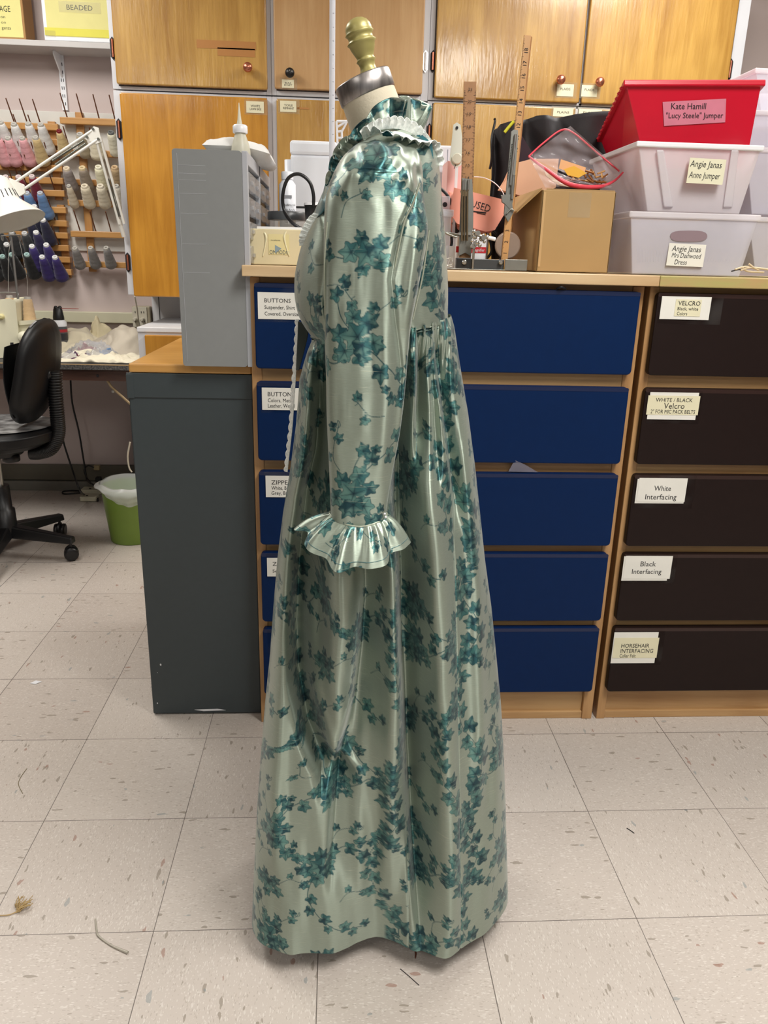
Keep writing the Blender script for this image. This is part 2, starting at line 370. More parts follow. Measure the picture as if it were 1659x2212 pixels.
# wall raceway and sockets, left of the cupboards
M_race = mat('cream_raceway', (208, 204, 178), 0.5)
z0 = P(200, 697, WALLY-0.03).z; z1 = P(200, 674, WALLY-0.03).z
struct(MB().box((XL, WALLY-0.03, z0), (P(290, 680, WALLY-0.03).x, WALLY, z1)).build('trim_1', M_race, bevel=0.003))
M_sock = mat('socket_plastic', (206, 200, 182), 0.45)
a = P(288, 708, WALLY-0.05); b_ = P(316, 662, WALLY-0.05)
t = thing('power_socket', 'beige surface power socket box at the end of the wall raceway', 'socket', ((a.x+b_.x)/2, WALLY-0.025, a.z))
MB().box((a.x, WALLY-0.045, a.z), (b_.x+0.015, WALLY, b_.z)).build('box', mat('socket_side', (165, 155, 132), 0.5), t, bevel=0.004)
mb = MB().box((a.x, WALLY-0.05, a.z+0.004), (b_.x, WALLY-0.045, b_.z-0.004))
for fx in (0.3, 0.72):
    for fz in (0.72, 0.3):
        c = V(a.x+(b_.x-a.x)*fx, WALLY-0.05, a.z+(b_.z-a.z)*fz)
        mb.box((c.x-0.008, c.y-0.001, c.z-0.004), (c.x-0.005, c.y+0.001, c.z+0.006), 1); mb.box((c.x+0.004, c.y-0.001, c.z-0.004), (c.x+0.007, c.y+0.001, c.z+0.006), 1)
mb.build('cover_plate', [M_sock, M_ink], t)
c = P(308, 690, WALLY-0.06)
MB().lathe([(0.009,0),(0.009,0.03),(0.006,0.035)], c+V(0,0.015,0), (0,-1,0), 12).build('plug', M_sock, t)
c = P(292, 690, WALLY-0.06)
MB().lathe([(0.009,0),(0.009,0.03),(0.006,0.035)], c+V(0,0.015,0), (0,-1,0), 12).build('plug', M_sock, t)
tag(MB().tube([P(291,640,3.72), P(296,665,3.8), P(299,690,3.93), P(302,705,3.96)], 0.003).build('thin_cable', M_sock), 'thin beige cord running from the tall cupboard to the wall socket', 'cord')
# white panel on the wall under the wall cupboards
mb = MB().box((P(327,640,WALLY-0.02).x, WALLY-0.02, 0.85), (-0.2, WALLY, 1.12)); 
for xx in (P(343,660,WALLY-0.021).x,): mb.box((xx, WALLY-0.022, 0.85), (xx+0.003, WALLY-0.019, 1.12), 1)
tag(mb.build('splash_panel', [M_white, M_ink]), 'white splash panel on the wall below the tall left cupboard', 'panel')
# ------------------------------------------------------------------ wall cupboards
M_oak = wood('varnished_plywood', (190, 148, 74), (152, 108, 42), rough=0.34, coat=0.5, axis='Z', bump=0.5)
M_oak_deep = wood('varnished_plywood_deep', (196, 138, 44), (162, 106, 18), rough=0.32, coat=0.5, axis='Z', bump=0.35)
M_oak_pale = wood('pale_plywood', (196, 158, 110), (178, 136, 86), rough=0.5, coat=0.05, axis='Z', bump=0.12)
M_edge = mat('dark_door_edge', (140, 84, 30), 0.4, coat=0.3)
M_frame = mat('white_cabinet_paint', (206, 207, 212), 0.45, noise_amt=0.05, noise_scale=5)
M_dark = mat('dark_gap', (30, 24, 20), 0.8)
YU = 3.60
def door(parent, x0, x1, z0, z1, Y, m, knob=None, hinges=(), knob_mat=None, cards=(), tape=None, hinge_mat=None):
    d = MB().rbox((x0, Y-0.022, z0), (x1, Y-0.001, z1), 0.008).build('door', [m], parent, bevel=0.005)
    if knob:
        k = P(knob[0], knob[1], Y-0.05)
        mb = MB().lathe([(0.007,0),(0.007,0.012),(0.016,0.020),(0.019,0.028),(0.017,0.036),(0.010,0.041),(0.001,0.042)], V(k.x, Y-0.022, k.z), (0,-1,0), 18)
        mb.build('knob', knob_mat or M_copper, d)
    for (hx, hz, side) in hinges:
        mb = MB().tube([V(hx, Y-0.008, hz-0.032), V(hx, Y-0.008, hz+0.032)], 0.0045, sub=1)
        mb.prism([V(hx-0.010, Y-0.0045, hz-0.030), V(hx, Y-0.0045, hz-0.042), V(hx+0.010, Y-0.0045, hz-0.030), V(hx+0.010, Y-0.0045, hz+0.030), V(hx, Y-0.0045, hz+0.042), V(hx-0.010, Y-0.0045, hz+0.030)], (0, 0.003, 0), 1)
        mb.build('hinge', [hinge_mat or M_copper, M_steel if hinge_mat else M_ink], d)
    for c in cards:
        x0_, y0_, x1_, y1_, lines = c
        mb = MB(); card(mb, x0_-4, y0_-4, x1_+7, y1_+4, Y-0.0225, [], 2, 1, thick=0.0004); card(mb, x0_, y0_, x1_, y1_, Y-0.023, lines, 0, 1)
        mb.build('label_card', [M_cream, M_ink, M_tape], d)
    if tape:
        mb = MB()
        for r in tape: card(mb, *r, Y-0.0226, [], 0, 0, thick=0.0003)
        mb.build('tape_mark', [mat('old_tape', (178, 122, 62), 0.5)], d)
    return d
def unit(label, x0, x1, z0, z1, Y, depth, rails, cat='cupboard'):
    """white carcass with face frame; rails = (left, right, bottom, top, extra mullion xs)"""
    t = thing('wall_cupboard', label, cat, ((x0+x1)/2, Y+depth/2, z0))
    l, r, b, tp, mull = rails
    mb = MB()
    mb.box((x0, Y, z0), (x0+l, Y+0.02, z1)); mb.box((x1-r, Y, z0), (x1, Y+0.02, z1))
    mb.box((x0+l, Y, z0), (x1-r, Y+0.02, z0+b)); mb.box((x0+l, Y, z1-tp), (x1-r, Y+0.02, z1))
    for mx in mull: mb.box((mx-0.006, Y, z0), (mx+0.006, Y+0.02, z1))
    mb.build('face_frame', M_frame, t, bevel=0.0015)
    MB().box((x0+0.002, Y+0.02, z0+0.001), (x1-0.002, Y+depth, z1-0.001)).build('carcass', M_frame, t, bevel=0.002)
    return t
TOPZ = 2.42
DEP = WALLY-YU-0.004
zs = 1.829   # seam between the upper and lower rows
txt = lambda a, b=None: ([(a, .25, .78, .4, .2)] + ([(b, .2, .85, .66, .2)] if b else []))
# left column
u = unit('upper left wall cupboard with one honey wood door, old tape and a copper knob', -0.920, -0.276, zs+0.001, TOPZ, YU, DEP, (0.025, 0.02, 0.012, 0.02, ()))
door(u, -0.899, -0.291, zs+0.016, TOPZ-0.03, YU, M_oak, knob=(535,145), hinges=[(-0.908, P(247,105,YU).z, 0)], tape=[(425,88,553,106), (470,104,551,122)])
u = unit('tall lower left wall cupboard with one deep honey wood door beside the thread racks', -0.920, -0.276, 1.02, zs-0.004, YU, DEP, (0.028, 0.02, 0.002, 0.008, ()))
door(u, -0.891, -0.293, 1.014, zs-0.014, YU, M_oak_deep, hinges=[(-0.906, P(259,280,YU).z, 0), (-0.910, P(281,567,YU).z, 0)],
     cards=[(532,219,570,244, txt('WHITE','LAWN BASE'))])
# middle column
u = unit('upper middle wall cupboard with a pale plywood door and a round black knob', -0.275, 0.372, zs+0.001, TOPZ, YU, DEP, (0.02, 0.03, 0.018, 0.02, ()))
d = door(u, -0.262, 0.346, zs+0.022, TOPZ-0.03, YU, M_oak_pale, knob=(626,157), knob_mat=M_black, hinges=[(0.357, P(915,133,YU).z, 0)], hinge_mat=M_wplas, cards=[(609,172,635,190, txt('BIAS','KNIT'))])
k = P(626,157,YU-0.064)
mb = MB()
for dx, dz in ((0,0.009),(0.007,0.005),(-0.007,0.005)): mb.ball(k+V(dx,0.0,dz), 0.002, 8)
mb.build('knob_dots', M_steel, u)
u = unit('lower middle wall cupboard with a honey wood door behind the dress form', -0.275, 0.372, 1.02, zs-0.004, YU, DEP, (0.02, 0.03, 0.002, 0.008, ()))
door(u, -0.256, 0.346, 1.014, zs-0.014, YU, M_oak, hinges=[(0.384, P(931,290,YU).z, 0)], cards=[(605,218,640,242, txt('TOILE','REMNANT'))], tape=[(642,232,668,236)])
# right column
xr0, xr1 = 0.373, 1.700
u = unit('upper right double-door wall cupboard in honey wood with two copper knobs', xr0, xr1, zs+0.006, TOPZ, YU, DEP, (0.02, 0.05, 0.010, 0.02, (1.022,)))
door(u, 0.397, 1.0105, zs+0.013, TOPZ-0.03, YU, M_oak, knob=(1212,172), hinges=[(0.388, P(934,133,YU).z, 0)], cards=[(1203,182,1239,208, [('PLAIDS', .2, .8, .4, .2)])])
door(u, 1.020, 1.640, zs+0.013, TOPZ-0.03, YU, M_oak, knob=(1296,177), hinges=[(1.648, P(1561,150,YU).z, 0)], cards=[(1256,184,1290,209, [('PLAIDS', .2, .8, .4, .2)])])
u = unit('lower right double-door wall cupboard behind the black bag and plastic tubs', xr0, xr1, 1.02, zs+0.002, YU, DEP, (0.02, 0.05, 0.002, 0.008, (1.010,)))
door(u, 0.395, 1.000, 1.014, zs-0.006, YU, M_oak, cards=[(1195,233,1238,252, [('PLAINS', .2, .8, .5, .25)])])
door(u, 1.020, 1.640, 1.014, zs-0.006, YU, M_oak, cards=[(1250,236,1300,250, [('PLAINS', .2, .8, .5, .25)])])
# base cupboard under, seen at the left of the grey organizer
t = thing('base_cupboard', 'low white-framed base cupboard with an orange wood door by the cloth pile', 'cupboard', (-0.4, 3.7, 0))
MB().box((-0.846, 3.44, 0.0), (0.30, WALLY-0.04, 0.875)).build('carcass', M_frame, t, bevel=0.002)
mb = MB(); mb.box((-0.846, 3.42, 0), (-0.812, 3.44, 0.875)); mb.box((-0.812, 3.42, 0), (0.30, 3.44, 0.08)); mb.box((-0.812, 3.42, 0.86), (0.30, 3.44, 0.876))
mb.build('face_frame', M_frame, t)
MB().rbox((-0.815, 3.40, 0.62), (-0.27, 3.419, 0.866), 0.006).build('drawer', M_oak_deep, t, bevel=0.004)
MB().rbox((-0.815, 3.40, 0.09), (-0.27, 3.419, 0.60), 0.006).build('door', M_oak_deep, t, bevel=0.004)
MB().box((-0.848, 3.415, 0.876), (0.30, WALLY-0.04, 0.897)).build('worktop', M_white, t, bevel=0.003)

# ------------------------------------------------------------------ drawer chests
M_maple = wood('pale_maple', (192, 154, 106), (160, 118, 74), rough=0.45, coat=0.1, axis='X', bump=0.2)
M_mapleZ = wood('pale_maple_upright', (190, 148, 100), (156, 112, 68), rough=0.45, coat=0.1, axis='Z', bump=0.2)
M_top = wood('worn_maple_top', (214, 186, 146), (188, 152, 108), rough=0.45, coat=0.15, axis='X', bump=0.2)
M_green = mat('worn_green_paint', (168, 168, 100), 0.5, rgb2=(186, 150, 104), noise_scale=9, stretch=(1,4,6))
M_navy = mat('navy_laminate', (2, 34, 78), 0.5, noise_amt=0.06, noise_scale=40, spec=0.16)
M_navy2 = mat('navy_laminate_edge', (16, 32, 72), 0.4, noise_amt=0.06)
M_brown = mat('dark_brown_laminate', (30, 18, 16), 0.5, noise_amt=0.1, noise_scale=40, spec=0.22)
M_brown2 = mat('dark_brown_edge', (46, 26, 22), 0.4)
DZ = [(1.138,.949),(.919,.732),(.706,.518),(.497,.309),(.289,.098)]
def chest(name, label, x0, x1, dx0, dx1, m_face, m_edge, m_topedge, cards, yb=2.42):
    YF = 1.822
    t = thing(name, label, 'chest of drawers', ((x0+x1)/2, (YF+yb)/2, 0))
    MB().box((x0, YF, 0.0), (dx0+0.012, YF+0.03, 1.150)).build('stile', M_mapleZ, t, bevel=0.002)
    MB().box((dx1-0.012, YF, 0.0), (x1, YF+0.03, 1.150)).build('stile', M_mapleZ, t, bevel=0.002)
    zz = [1.150] + [v for p in DZ for v in p] + [0.093]
    for i in range(0, 12, 2):
        hi = 1.150 if i == 0 else DZ[i//2-1][1]+0.012; lo = DZ[i//2][0]-0.012 if i < 10 else 0.06
        if i == 10: break
        MB().box((dx0+0.012, YF+0.003, lo), (dx1-0.012, YF+0.028, hi)).build('rail', M_maple, t)
    mb = MB().box((dx0+0.012, YF+0.012, 0.0), (dx1-0.012, YF+0.028, 0.11)); mb.box((dx0+0.012, YF+0.004, 0.0), (dx1-0.012, YF+0.03, 0.022))
    mb.build('kick_board', M_maple, t, bevel=0.002)
    MB().box((x0, YF+0.03, 0.0), (x1, yb, 1.150)).build('carcass', M_mapleZ, t, bevel=0.002)
    MB().box((x0-0.012 if name == 'drawer_chest' else x0+0.0055, YF-0.037, 1.151), (x1+(0.018 if name=='drawer_chest' else 0), yb+0.01, 1.1745)).build('worktop', [m_topedge], t, bevel=0.002)
    for i, (za, zb) in enumerate(DZ):
        d = MB().rbox((dx0, YF-0.022, zb), (dx1, YF-0.001, za), 0.010).build('drawer', [m_face], t, bevel=0.003)
        MB().rbox((dx0+0.001, YF-0.0225, za-0.010), (dx1-0.001, YF-0.019, za-0.0008), 0.004).build('pull_lip', m_edge, d)
        if cards[i]:
            mb = MB()
            for c in cards[i]: card(mb, *c)
            mb.build('label_card', [M_paper, M_ink, M_tape2, M_cream], d)
    return t
YC = 1.7992
C1 = [
 [(552,618,656,696,YC,[],2,1,0,0.0003), (557,632,668,690,YC,[('BUTTONS',.13,.64,.30,.15),('Suspender, Shirt',.13,.72,.55,.14),('Covered, Oversized',.13,.84,.79,.14)])],
 [(563,828,660,892,YC,[],2,1,0,0.0003), (566,838,672,886,YC,[('BUTTONS',.12,.66,.28,.19),('Colors, Metal',.12,.62,.56,.17),('Leather, Wood',.12,.66,.80,.17)])],
 [(571,1020,660,1078,YC,[],2,1,0,0.0003), (574,1028,676,1074,YC,[('ZIPPERS',.12,.62,.30,.20),('White, B',.12,.44,.56,.17),('Grey, Ba',.12,.46,.80,.17)])],
 [(575,1196,660,1250,YC,[],2,1,0,0.0003), (577,1205,676,1245,YC,[('ZIPPERS',.12,.62,.32,.2),('Se',.12,.22,.7,.17)])],
 [(578,1362,660,1415,YC,[],2,1,0,0.0003)],
]
chest('drawer_chest', 'pale maple chest of five navy blue drawers directly behind the dress', -0.197, 0.709, -0.185, 0.6935, M_navy, M_navy2, M_top, C1)
C2 = [
 [(1423,634,1560,700,YC,[],2,1,0,0.0003), (1427,641,1534,690,YC,[],0,1,0), (1458,647,1514,683,YC-0.0008,[('VELCRO',.1,.95,.22,.26),('Black, white',.1,.9,.55,.2),('Colors',.1,.5,.84,.2)],3,1,0)],
 [(1399,845,1514,915,YC,[],2,1,0,0.0003), (1401,848,1506,906,YC,[],0,1,0), (1398,855,1510,896,YC-0.0008,[('WHITE / BLACK',.15,.86,.22,.20),('Velcro',.32,.72,.52,.30),('2" FOR MIC PACK BELTS',.08,.94,.83,.2)],3,1,0)],
 [(1370,1027,1500,1098,YC,[],2,1,0,0.0003), (1374,1035,1480,1087,YC,[],0,1,0), (1378,1033,1482,1084,YC-0.0008,[('White',.33,.68,.42,.22),('Interfacing',.17,.82,.78,.22)],0,1,0)],
 [(1343,1196,1460,1260,YC,[],2,1,0,0.0003), (1345,1202,1444,1254,YC,[],0,1,0), (1349,1201,1450,1250,YC-0.0008,[('Black',.33,.66,.34,.22),('Interfacing',.17,.80,.67,.22)],0,1,0)],
 [(1318,1364,1432,1436,YC,[],2,1,0,0.0003), (1323,1366,1418,1432,YC,[],0,1,0), (1325,1378,1421,1421,YC-0.0008,[('HORSEHAIR',.17,.80,.38,.2),('INTERFACING',.17,.9,.64,.2),('Collar Felt',.16,.52,.88,.17)],3,1,0)],
]
chest('drawer_cabinet', 'maple chest of five dark brown drawers at the right with a green painted top edge', 0.7225, 1.78, 0.7335, 1.745, M_brown, M_brown2, M_green, C2)
tag(MB().tube([P(1203,624,1.80), P(1212,620,1.79), P(1222,624,1.80)], 0.0025).build('twisted_wire', M_ink), 'small twisted black wire caught on top of the first blue drawer', 'wire')
M_film = translucent('clear_film', (150, 150, 170), 0.45, 0.15, 0.1)
tag(MB().prism([P(1098,1019,1.805), P(1112,994,1.800), P(1135,1004,1.798), P(1162,1020,1.80)], (0, 0.0008, 0)).build('plastic_film', M_film), 'scrap of clear film poking out of the third blue drawer', 'film')

# ------------------------------------------------------------------ dark filing cabinet with wooden top
M_fc = mat('charcoal_steel', (60, 68, 71), 0.42, noise_amt=0.05, noise_scale=60, bump=0.05, bump_scale=300, spec=0.45)
M_fc2 = mat('charcoal_steel_edge', (120, 126, 128), 0.4)
M_butch = wood('honey_board', (214, 164, 92), (190, 136, 66), rough=0.35, coat=0.3, axis='X', bump=0.15, scale=0.8)
t = thing('filing_cabinet', 'charcoal steel filing cabinet seen from its side, left of the blue chest', 'filing cabinet', (-0.35, 2.15, 0))
MB().box((-0.492, 1.862, 0.004), (-0.2005, 2.46, 0.925)).build('body', M_fc, t, bevel=0.003)
MB().box((-0.494, 1.858, 0.868), (-0.2005, 1.862, 0.926)).build('top_flange', M_fc, t, bevel=0.0015)
MB().box((-0.4945, 1.857, 0.866), (-0.478, 1.859, 0.922)).build('corner_tab', M_fc, t, bevel=0.001)
mb = MB()
for (x, y, r) in ((347,1436,0.0022),(340,1453,0.0008),(340,1519,0.0016)): mb.ball(P(x,y,1.8615), r, 8, 0, 1, 0.3, 1.6)
mb.prism([P(420,1533,1.861), P(470,1531,1.861), P(488,1534,1.861), P(440,1536,1.861)], (0,-0.0004,0))
mb.build('paint_chips', M_wplas, t)
tag(MB().box((-0.487, 1.857, 0.927), (-0.2005, 2.485, 0.948)).build('wooden_board', M_butch, bevel=0.004), 'honey-coloured wooden board lying on the charcoal filing cabinet', 'board')

# grey parts organizer standing on the board, its drawers facing right
M_org = mat('grey_organizer_plastic', (136, 138, 138), 0.42, noise_amt=0.03, noise_scale=60)
M_org_edge = mat('grey_organizer_rim', (176, 178, 184), 0.4)
M_bin = translucent('clear_drawer', (206, 208, 212), 0.4, 0.12, 0.2)
t = thing('parts_organizer', 'tall grey plastic small-parts organizer with clear drawers facing right', 'organizer', (-0.27, 2.1, 0.949))
x0, x1 = -0.353, -0.200
mb = MB(); mb.rbox((x0, 1.822, 0.949), (x1-0.006, 2.40, 1.4065), 0.007)
for i, z in enumerate([1.374, 1.358, 1.345, 1.318, 1.278, 1.215, 1.155]):
    mb.box((x0+0.012, 1.8215, z), (x0+0.07, 1.8225, z+0.0008), 1)
mb.box((x0+0.010, 1.8212, 0.96), (x0+0.0108, 1.823, 1.398), 1)
mb.build('shell', [M_org, M_org_edge], t, bevel=0.002)
fr = MB()
ys = [1.822, 1.838, 2.09, 2.11, 2.384, 2.40]
for (ya, yb_) in ((ys[0], ys[1]), (ys[2], ys[3]), (ys[4], ys[5])): fr.box((x1-0.006, ya, 0.949), (x1+0.006, yb_, 1.4065))
fr.box((x1-0.006, 1.838, 1.380), (x1+0.006, 2.384, 1.4065)); fr.box((x1-0.006, 1.838, 0.949), (x1+0.006, 2.384, 0.965))
fr.build('front_frame', M_org_edge, t, bevel=0.0015)
MB().box((x1-0.0055, 1.838, 0.965), (x1-0.0045, 2.384, 1.380)).build('drawer_gap_shade', M_black, t)  # thin black sheet standing in for the shade behind the drawers
for j, (ya, yb_) in enumerate(((1.840, 2.088), (2.112, 2.382))):
    for i in range(8):
        zt = 1.374-i*0.051
        for q in range(2):
            w = (yb_-ya)/2
            mb = MB(); y_ = ya+q*w
            mb.rbox((x1-0.004, y_+0.003, zt-0.043), (x1+0.007, y_+w-0.003, zt-0.006), 0.003, axis='x', n=2)
            mb.box((x1+0.007, y_+w*0.3, zt-0.030), (x1+0.012, y_+w*0.7, zt-0.022))
            mb.build('small_drawer', M_bin, t, bevel=0.001)
# bottle and white bag on the organizer
M_milky = translucent('milky_plastic', (232, 230, 214), 0.85, 0.35, 0.35)
b0 = P(520,322,1.98); b0.z = 1.408
t = thing('squeeze_bottle', 'milky squeeze glue bottle with a long pointed tip on the grey organizer', 'bottle', b0)
zt = P(520,288,1.98).z
MB().lathe([(0.020,0),(0.0225,0.004),(0.0225,0.014),(0.020,0.028),(0.013,zt-b0.z-0.004),(0.012,zt-b0.z)], b0, (0,0,1), 24).build('body', M_milky, t)
zc = P(520,270,1.98).z
MB().lathe([(0.0165,0),(0.0170,0.003),(0.0168,zc-zt-0.003),(0.014,zc-zt)], V(b0.x,b0.y,zt), (0,0,1), 24).build('cap', M_wplas, t)
ztip = P(516,222,1.98).z
MB().lathe([(0.0068,0),(0.0042,0.012),(0.0008,ztip-zc)], V(b0.x-0.001,b0.y,zc), (0,0,1), 16).build('nozzle', M_milky, t)
def pillow(u, v):
    x = -0.5+u; y = -0.5+v; e = max(0.0, (1-(2*x)**4)*(1-(2*y)**4))**0.5
    return x, y, e
pa = P(522,345,2.12); pa.z = 1.41
mb = MB()
for sgn in (1, -1):
    def fn(u, v, sgn=sgn):
        x, y, e = pillow(u, v); n = noise.noise(Vector((u*5, v*5, 3)))*0.006
        return V(pa.x+0.002+x*0.155, pa.y+y*0.26, 1.436+0.024*sgn*e+n*1.6*e-0.05*max(0,x)**1.5*(1.0 if y>-0.4 else 0.8))
    mb.grid(fn, 20, 24)
tag(mb.build('paper_packet', mat('white_packet', (226, 226, 224), 0.45, bump=0.3, bump_scale=40)), 'soft white packet lying on top of the grey organizer', 'packet')
# ------------------------------------------------------------------ wall shelf and boxes
M_shelf = mat('white_shelf', (196, 192, 190), 0.45, noise_amt=0.04)
sh = PZ(100, 100, 2.03); YSF = sh.y
t = thing('wall_shelf', 'white wall shelf on a slotted bracket above the thread racks', 'shelf', (-1.6, 3.85, 2.03))
MB().box((-2.6, YSF, 2.03), (-0.924, WALLY, 2.053)).build('board', M_shelf, t, bevel=0.002)
bx = P(133, 150, WALLY-0.01).x
mb = MB().box((bx-0.012, WALLY-0.012, P(140,238,WALLY-0.01).z), (bx+0.012, WALLY-0.001, 2.03))
z_ = 2.0
zlow = P(140,236,WALLY-0.01).z
while z_ > zlow+0.02:
    mb.box((bx-0.006, WALLY-0.0128, z_-0.013), (bx-0.003, WALLY-0.0115, z_), 1); mb.box((bx+0.003, WALLY-0.0128, z_-0.013), (bx+0.006, WALLY-0.0115, z_), 1); z_ -= 0.032
mb.build('slotted_standard', [M_wplas, M_ink], t)
mb = MB().prism([V(bx-0.003, WALLY-0.012, 2.029), V(bx-0.003, YSF+0.06, 2.029), V(bx-0.003, YSF+0.06, 2.012), V(bx-0.003, WALLY-0.012, 1.94)], (0.006, 0, 0))
mb.build('bracket', M_wplas, t, bevel=0.001)
M_kraft = mat('kraft_board', (176, 132, 80), 0.7, noise_amt=0.08)
M_note = mat('pale_yellow_paper', (228, 220, 140), 0.55, noise_amt=0.05)
M_note2 = mat('strong_yellow_paper', (222, 214, 60), 0.5)
YB2 = YSF+0.015
bz = P(60, 86, YB2).z; bz = 2.054
xr = P(54, 60, YB2).x
t = thing('storage_box', 'brown cardboard box with a yellow label at the left end of the wall shelf', 'box', (xr-0.2, YB2+0.1, 2.054))
mb = MB().box((xr-0.42, YB2, 2.054), (xr, WALLY-0.03, 2.30)); mb.build('body', M_kraft, t, bevel=0.003)
mb = MB(); card(mb, -90, -40, 45, 78, YB2-0.0005, [('AGE',.655,.83,.48,.11),('on',.66,.735,.63,.05),('on',.66,.735,.73,.05),('ganza',.66,.81,.83,.06)])
mb.build('label_card', [M_note, M_ink], t)
x0b = P(94, 60, YB2-0.01).x
t = thing('file_box', 'white box with a big yellow label reading BEADED on the wall shelf', 'box', (x0b+0.15, YB2+0.1, 2.054))
MB().box((x0b, YB2-0.01, 2.054), (-0.93, WALLY-0.03, 2.32)).build('body', M_wplas, t, bevel=0.003)
mb = MB(); card(mb, 97, -60, 237, 80, YB2-0.0106, [('BEADED',.33,.73,.54,.08)]); card(mb, 97, 62, 237, 79, YB2-0.0116, [], 2, 1)
card(mb, 127, 4, 217, 28, YB2-0.0122, [], 3, 1); card(mb, 98, 66, 120, 80, YB2-0.0124, [], 3, 1)
mb.build('label_card', [M_note, M_ink, M_note2, M_tape], t)
# ------------------------------------------------------------------ backing board and thread racks
a = P(0, 238, WALLY-0.012); b_ = P(258, 545, WALLY-0.012)
tag(MB().box((-2.5, WALLY-0.012, P(150,541,WALLY-0.012).z), (-0.925, WALLY-0.001, P(100,240,WALLY-0.012).z)).build('backing_board', mat('white_hardboard', (214, 212, 206), 0.6, noise_amt=0.05, noise_scale=4), bevel=0.002),
    'thin white backing board on the wall behind the wooden thread racks', 'board')
M_rack = wood('rack_pine', (196, 146, 84), (168, 118, 62), rough=0.45, coat=0.15, axis='X', bump=0.15)
M_rackZ = wood('rack_pine_upright', (194, 144, 84), (166, 116, 60), rough=0.45, coat=0.15, axis='Z', bump=0.15)
M_peg = mat('dark_wood_peg', (112, 66, 40), 0.45)
YR = WALLY-0.03
PEGD = Vector((0, -0.62, 0.785))
def rack(label, post_px, bars, xl, xr_px, pegs):
    """post_px: ((x,y) top,(x,y) bottom); bars: px y at post; pegs: {bar index: [px x of foot]}"""
    (xa, ya), (xb, yb) = post_px
    pt = P(xa, ya, YR); pb = P(xb, yb, YR); xm = (pt.x+pb.x)/2
    t = thing('thread_rack', label, 'thread rack', (xm, YR, pb.z))
    MB().box((xm-0.017, WALLY-0.030, pb.z), (xm+0.017, WALLY-0.0125, pt.z)).build('upright', M_rackZ, t, bevel=0.002)
    for i, (yy, xx) in enumerate(bars):
        q = P(xx, yy, YR-0.02); z = q.z
        br = MB().box((xl, WALLY-0.062, z-0.014), (min(P(xx+xr_px, yy, YR-0.02).x, -0.926), WALLY-0.030, z+0.014)).build('bar', M_rack, t, bevel=0.003)
        for px_ in pegs.get(i, []):
            f = V(P(px_, yy, YR-0.035).x, WALLY-0.050, z+0.010)
            MB().rod(f, f+PEGD*0.115, 0.0032, 0.0026, 8).build('peg', M_peg, br)
    return t
rack('upper wooden thread rack at the far left holding white, pink and burgundy cones', ((110,262),(127,432)), [(275,113),(308,118),(332,118),(364,122),(391,124),(418,127)], -2.45, 14,
     {0:[30,58,86], 1:[5,45,76], 3:[25,54,82,110], 4:[38,68], 5:[33,60,117]})
rack('lower wooden thread rack at the far left holding navy, black and purple cones', ((127,442),(148,600)), [(454,130),(483,132),(509,134),(536,136),(561,139),(588,142)], -2.45, 14,
     {1:[118], 3:[126], 4:[100]})
rack('wooden thread rack beside the tall cupboard with cream and grey cones', ((165,242),(204,587)), [(262,170),(331,176),(394,180),(439,184),(506,190),(571,200)], P(134,262,YR).x, 90,
     {0:[144,178,213,247], 1:[150,205], 4:[172,206,239]})
# thread cones
M_core = mat('cone_core', (190, 186, 178), 0.5)
CONES = {}
def cone_material(rgb):
    k = 'thread_%d_%d_%d' % rgb
    return mat(k, rgb, 0.75, noise_amt=0.12, noise_scale=60, bump=0.6, bump_scale=90, stretch=(1,1,6), sheen=0.3)
def thread_cone(p, rgb, label, group, d=PEGD, L=0.125, rt=0.017, rb=0.031, core=None):
    """p: centre of the narrow end; d: axis towards that end"""
    key = (rgb, L, rt, rb, core)
    if key not in CONES:
        t = thing('thread_cone', label, 'thread cone', (0,0,0), group)
        prof = [(rb*0.8,0.0),(rb,0.006),(rb*1.0,0.02)]
        for k in range(1, 12):
            f = k/12; prof.append((rb*(1-f)+rt*f+0.0008*math.sin(k*2.1), 0.02+f*(L-0.03)))
        prof += [(rt*0.95, L-0.006), (rt*0.72, L-0.004)]
        MB().lathe(prof, (0,0,0), (0,0,1), 20).build('thread', cone_material(rgb), t)
        mb = MB().lathe([(rt*0.74, L-0.012),(rt*0.74, L+0.004),(rt*0.66, L+0.006),(rt*0.42, L+0.006),(rt*0.40, L-0.004)], (0,0,0), (0,0,1), 16, 0, True, False)
        mb.lathe([(rt*0.40, L-0.004),(rt*0.40,L-0.0035)], (0,0,0), (0,0,1), 16, 1)
        mb.build('core', [mat('core_%d%d%d' % core, core, 0.5) if core else M_core, M_ink], t)
        CONES[key] = t; o = t
    else:
        src = CONES[key]; o = src.copy(); COL.objects.link(o)
        for ch in list(src.children):
            c = ch.copy(); COL.objects.link(c); c.parent = o
        o['label'] = label; o['group'] = group
    d = Vector(d).normalized()
    o.rotation_mode = 'QUATERNION'; o.rotation_quaternion = Vector((0,0,1)).rotation_difference(d)
    o.location = Vector(p)-d*(L+0.006)
    return o
WH=(226,224,222); PK=(232,170,176); TAN=(206,180,128); BUR=(118,14,44); BLU=(104,142,192); NAV=(34,34,66); BLK=(16,16,20); DGR=(52,54,58); PUR=(52,34,110); CRM=(222,212,186); TAU=(150,140,136); GRY=(132,128,126)
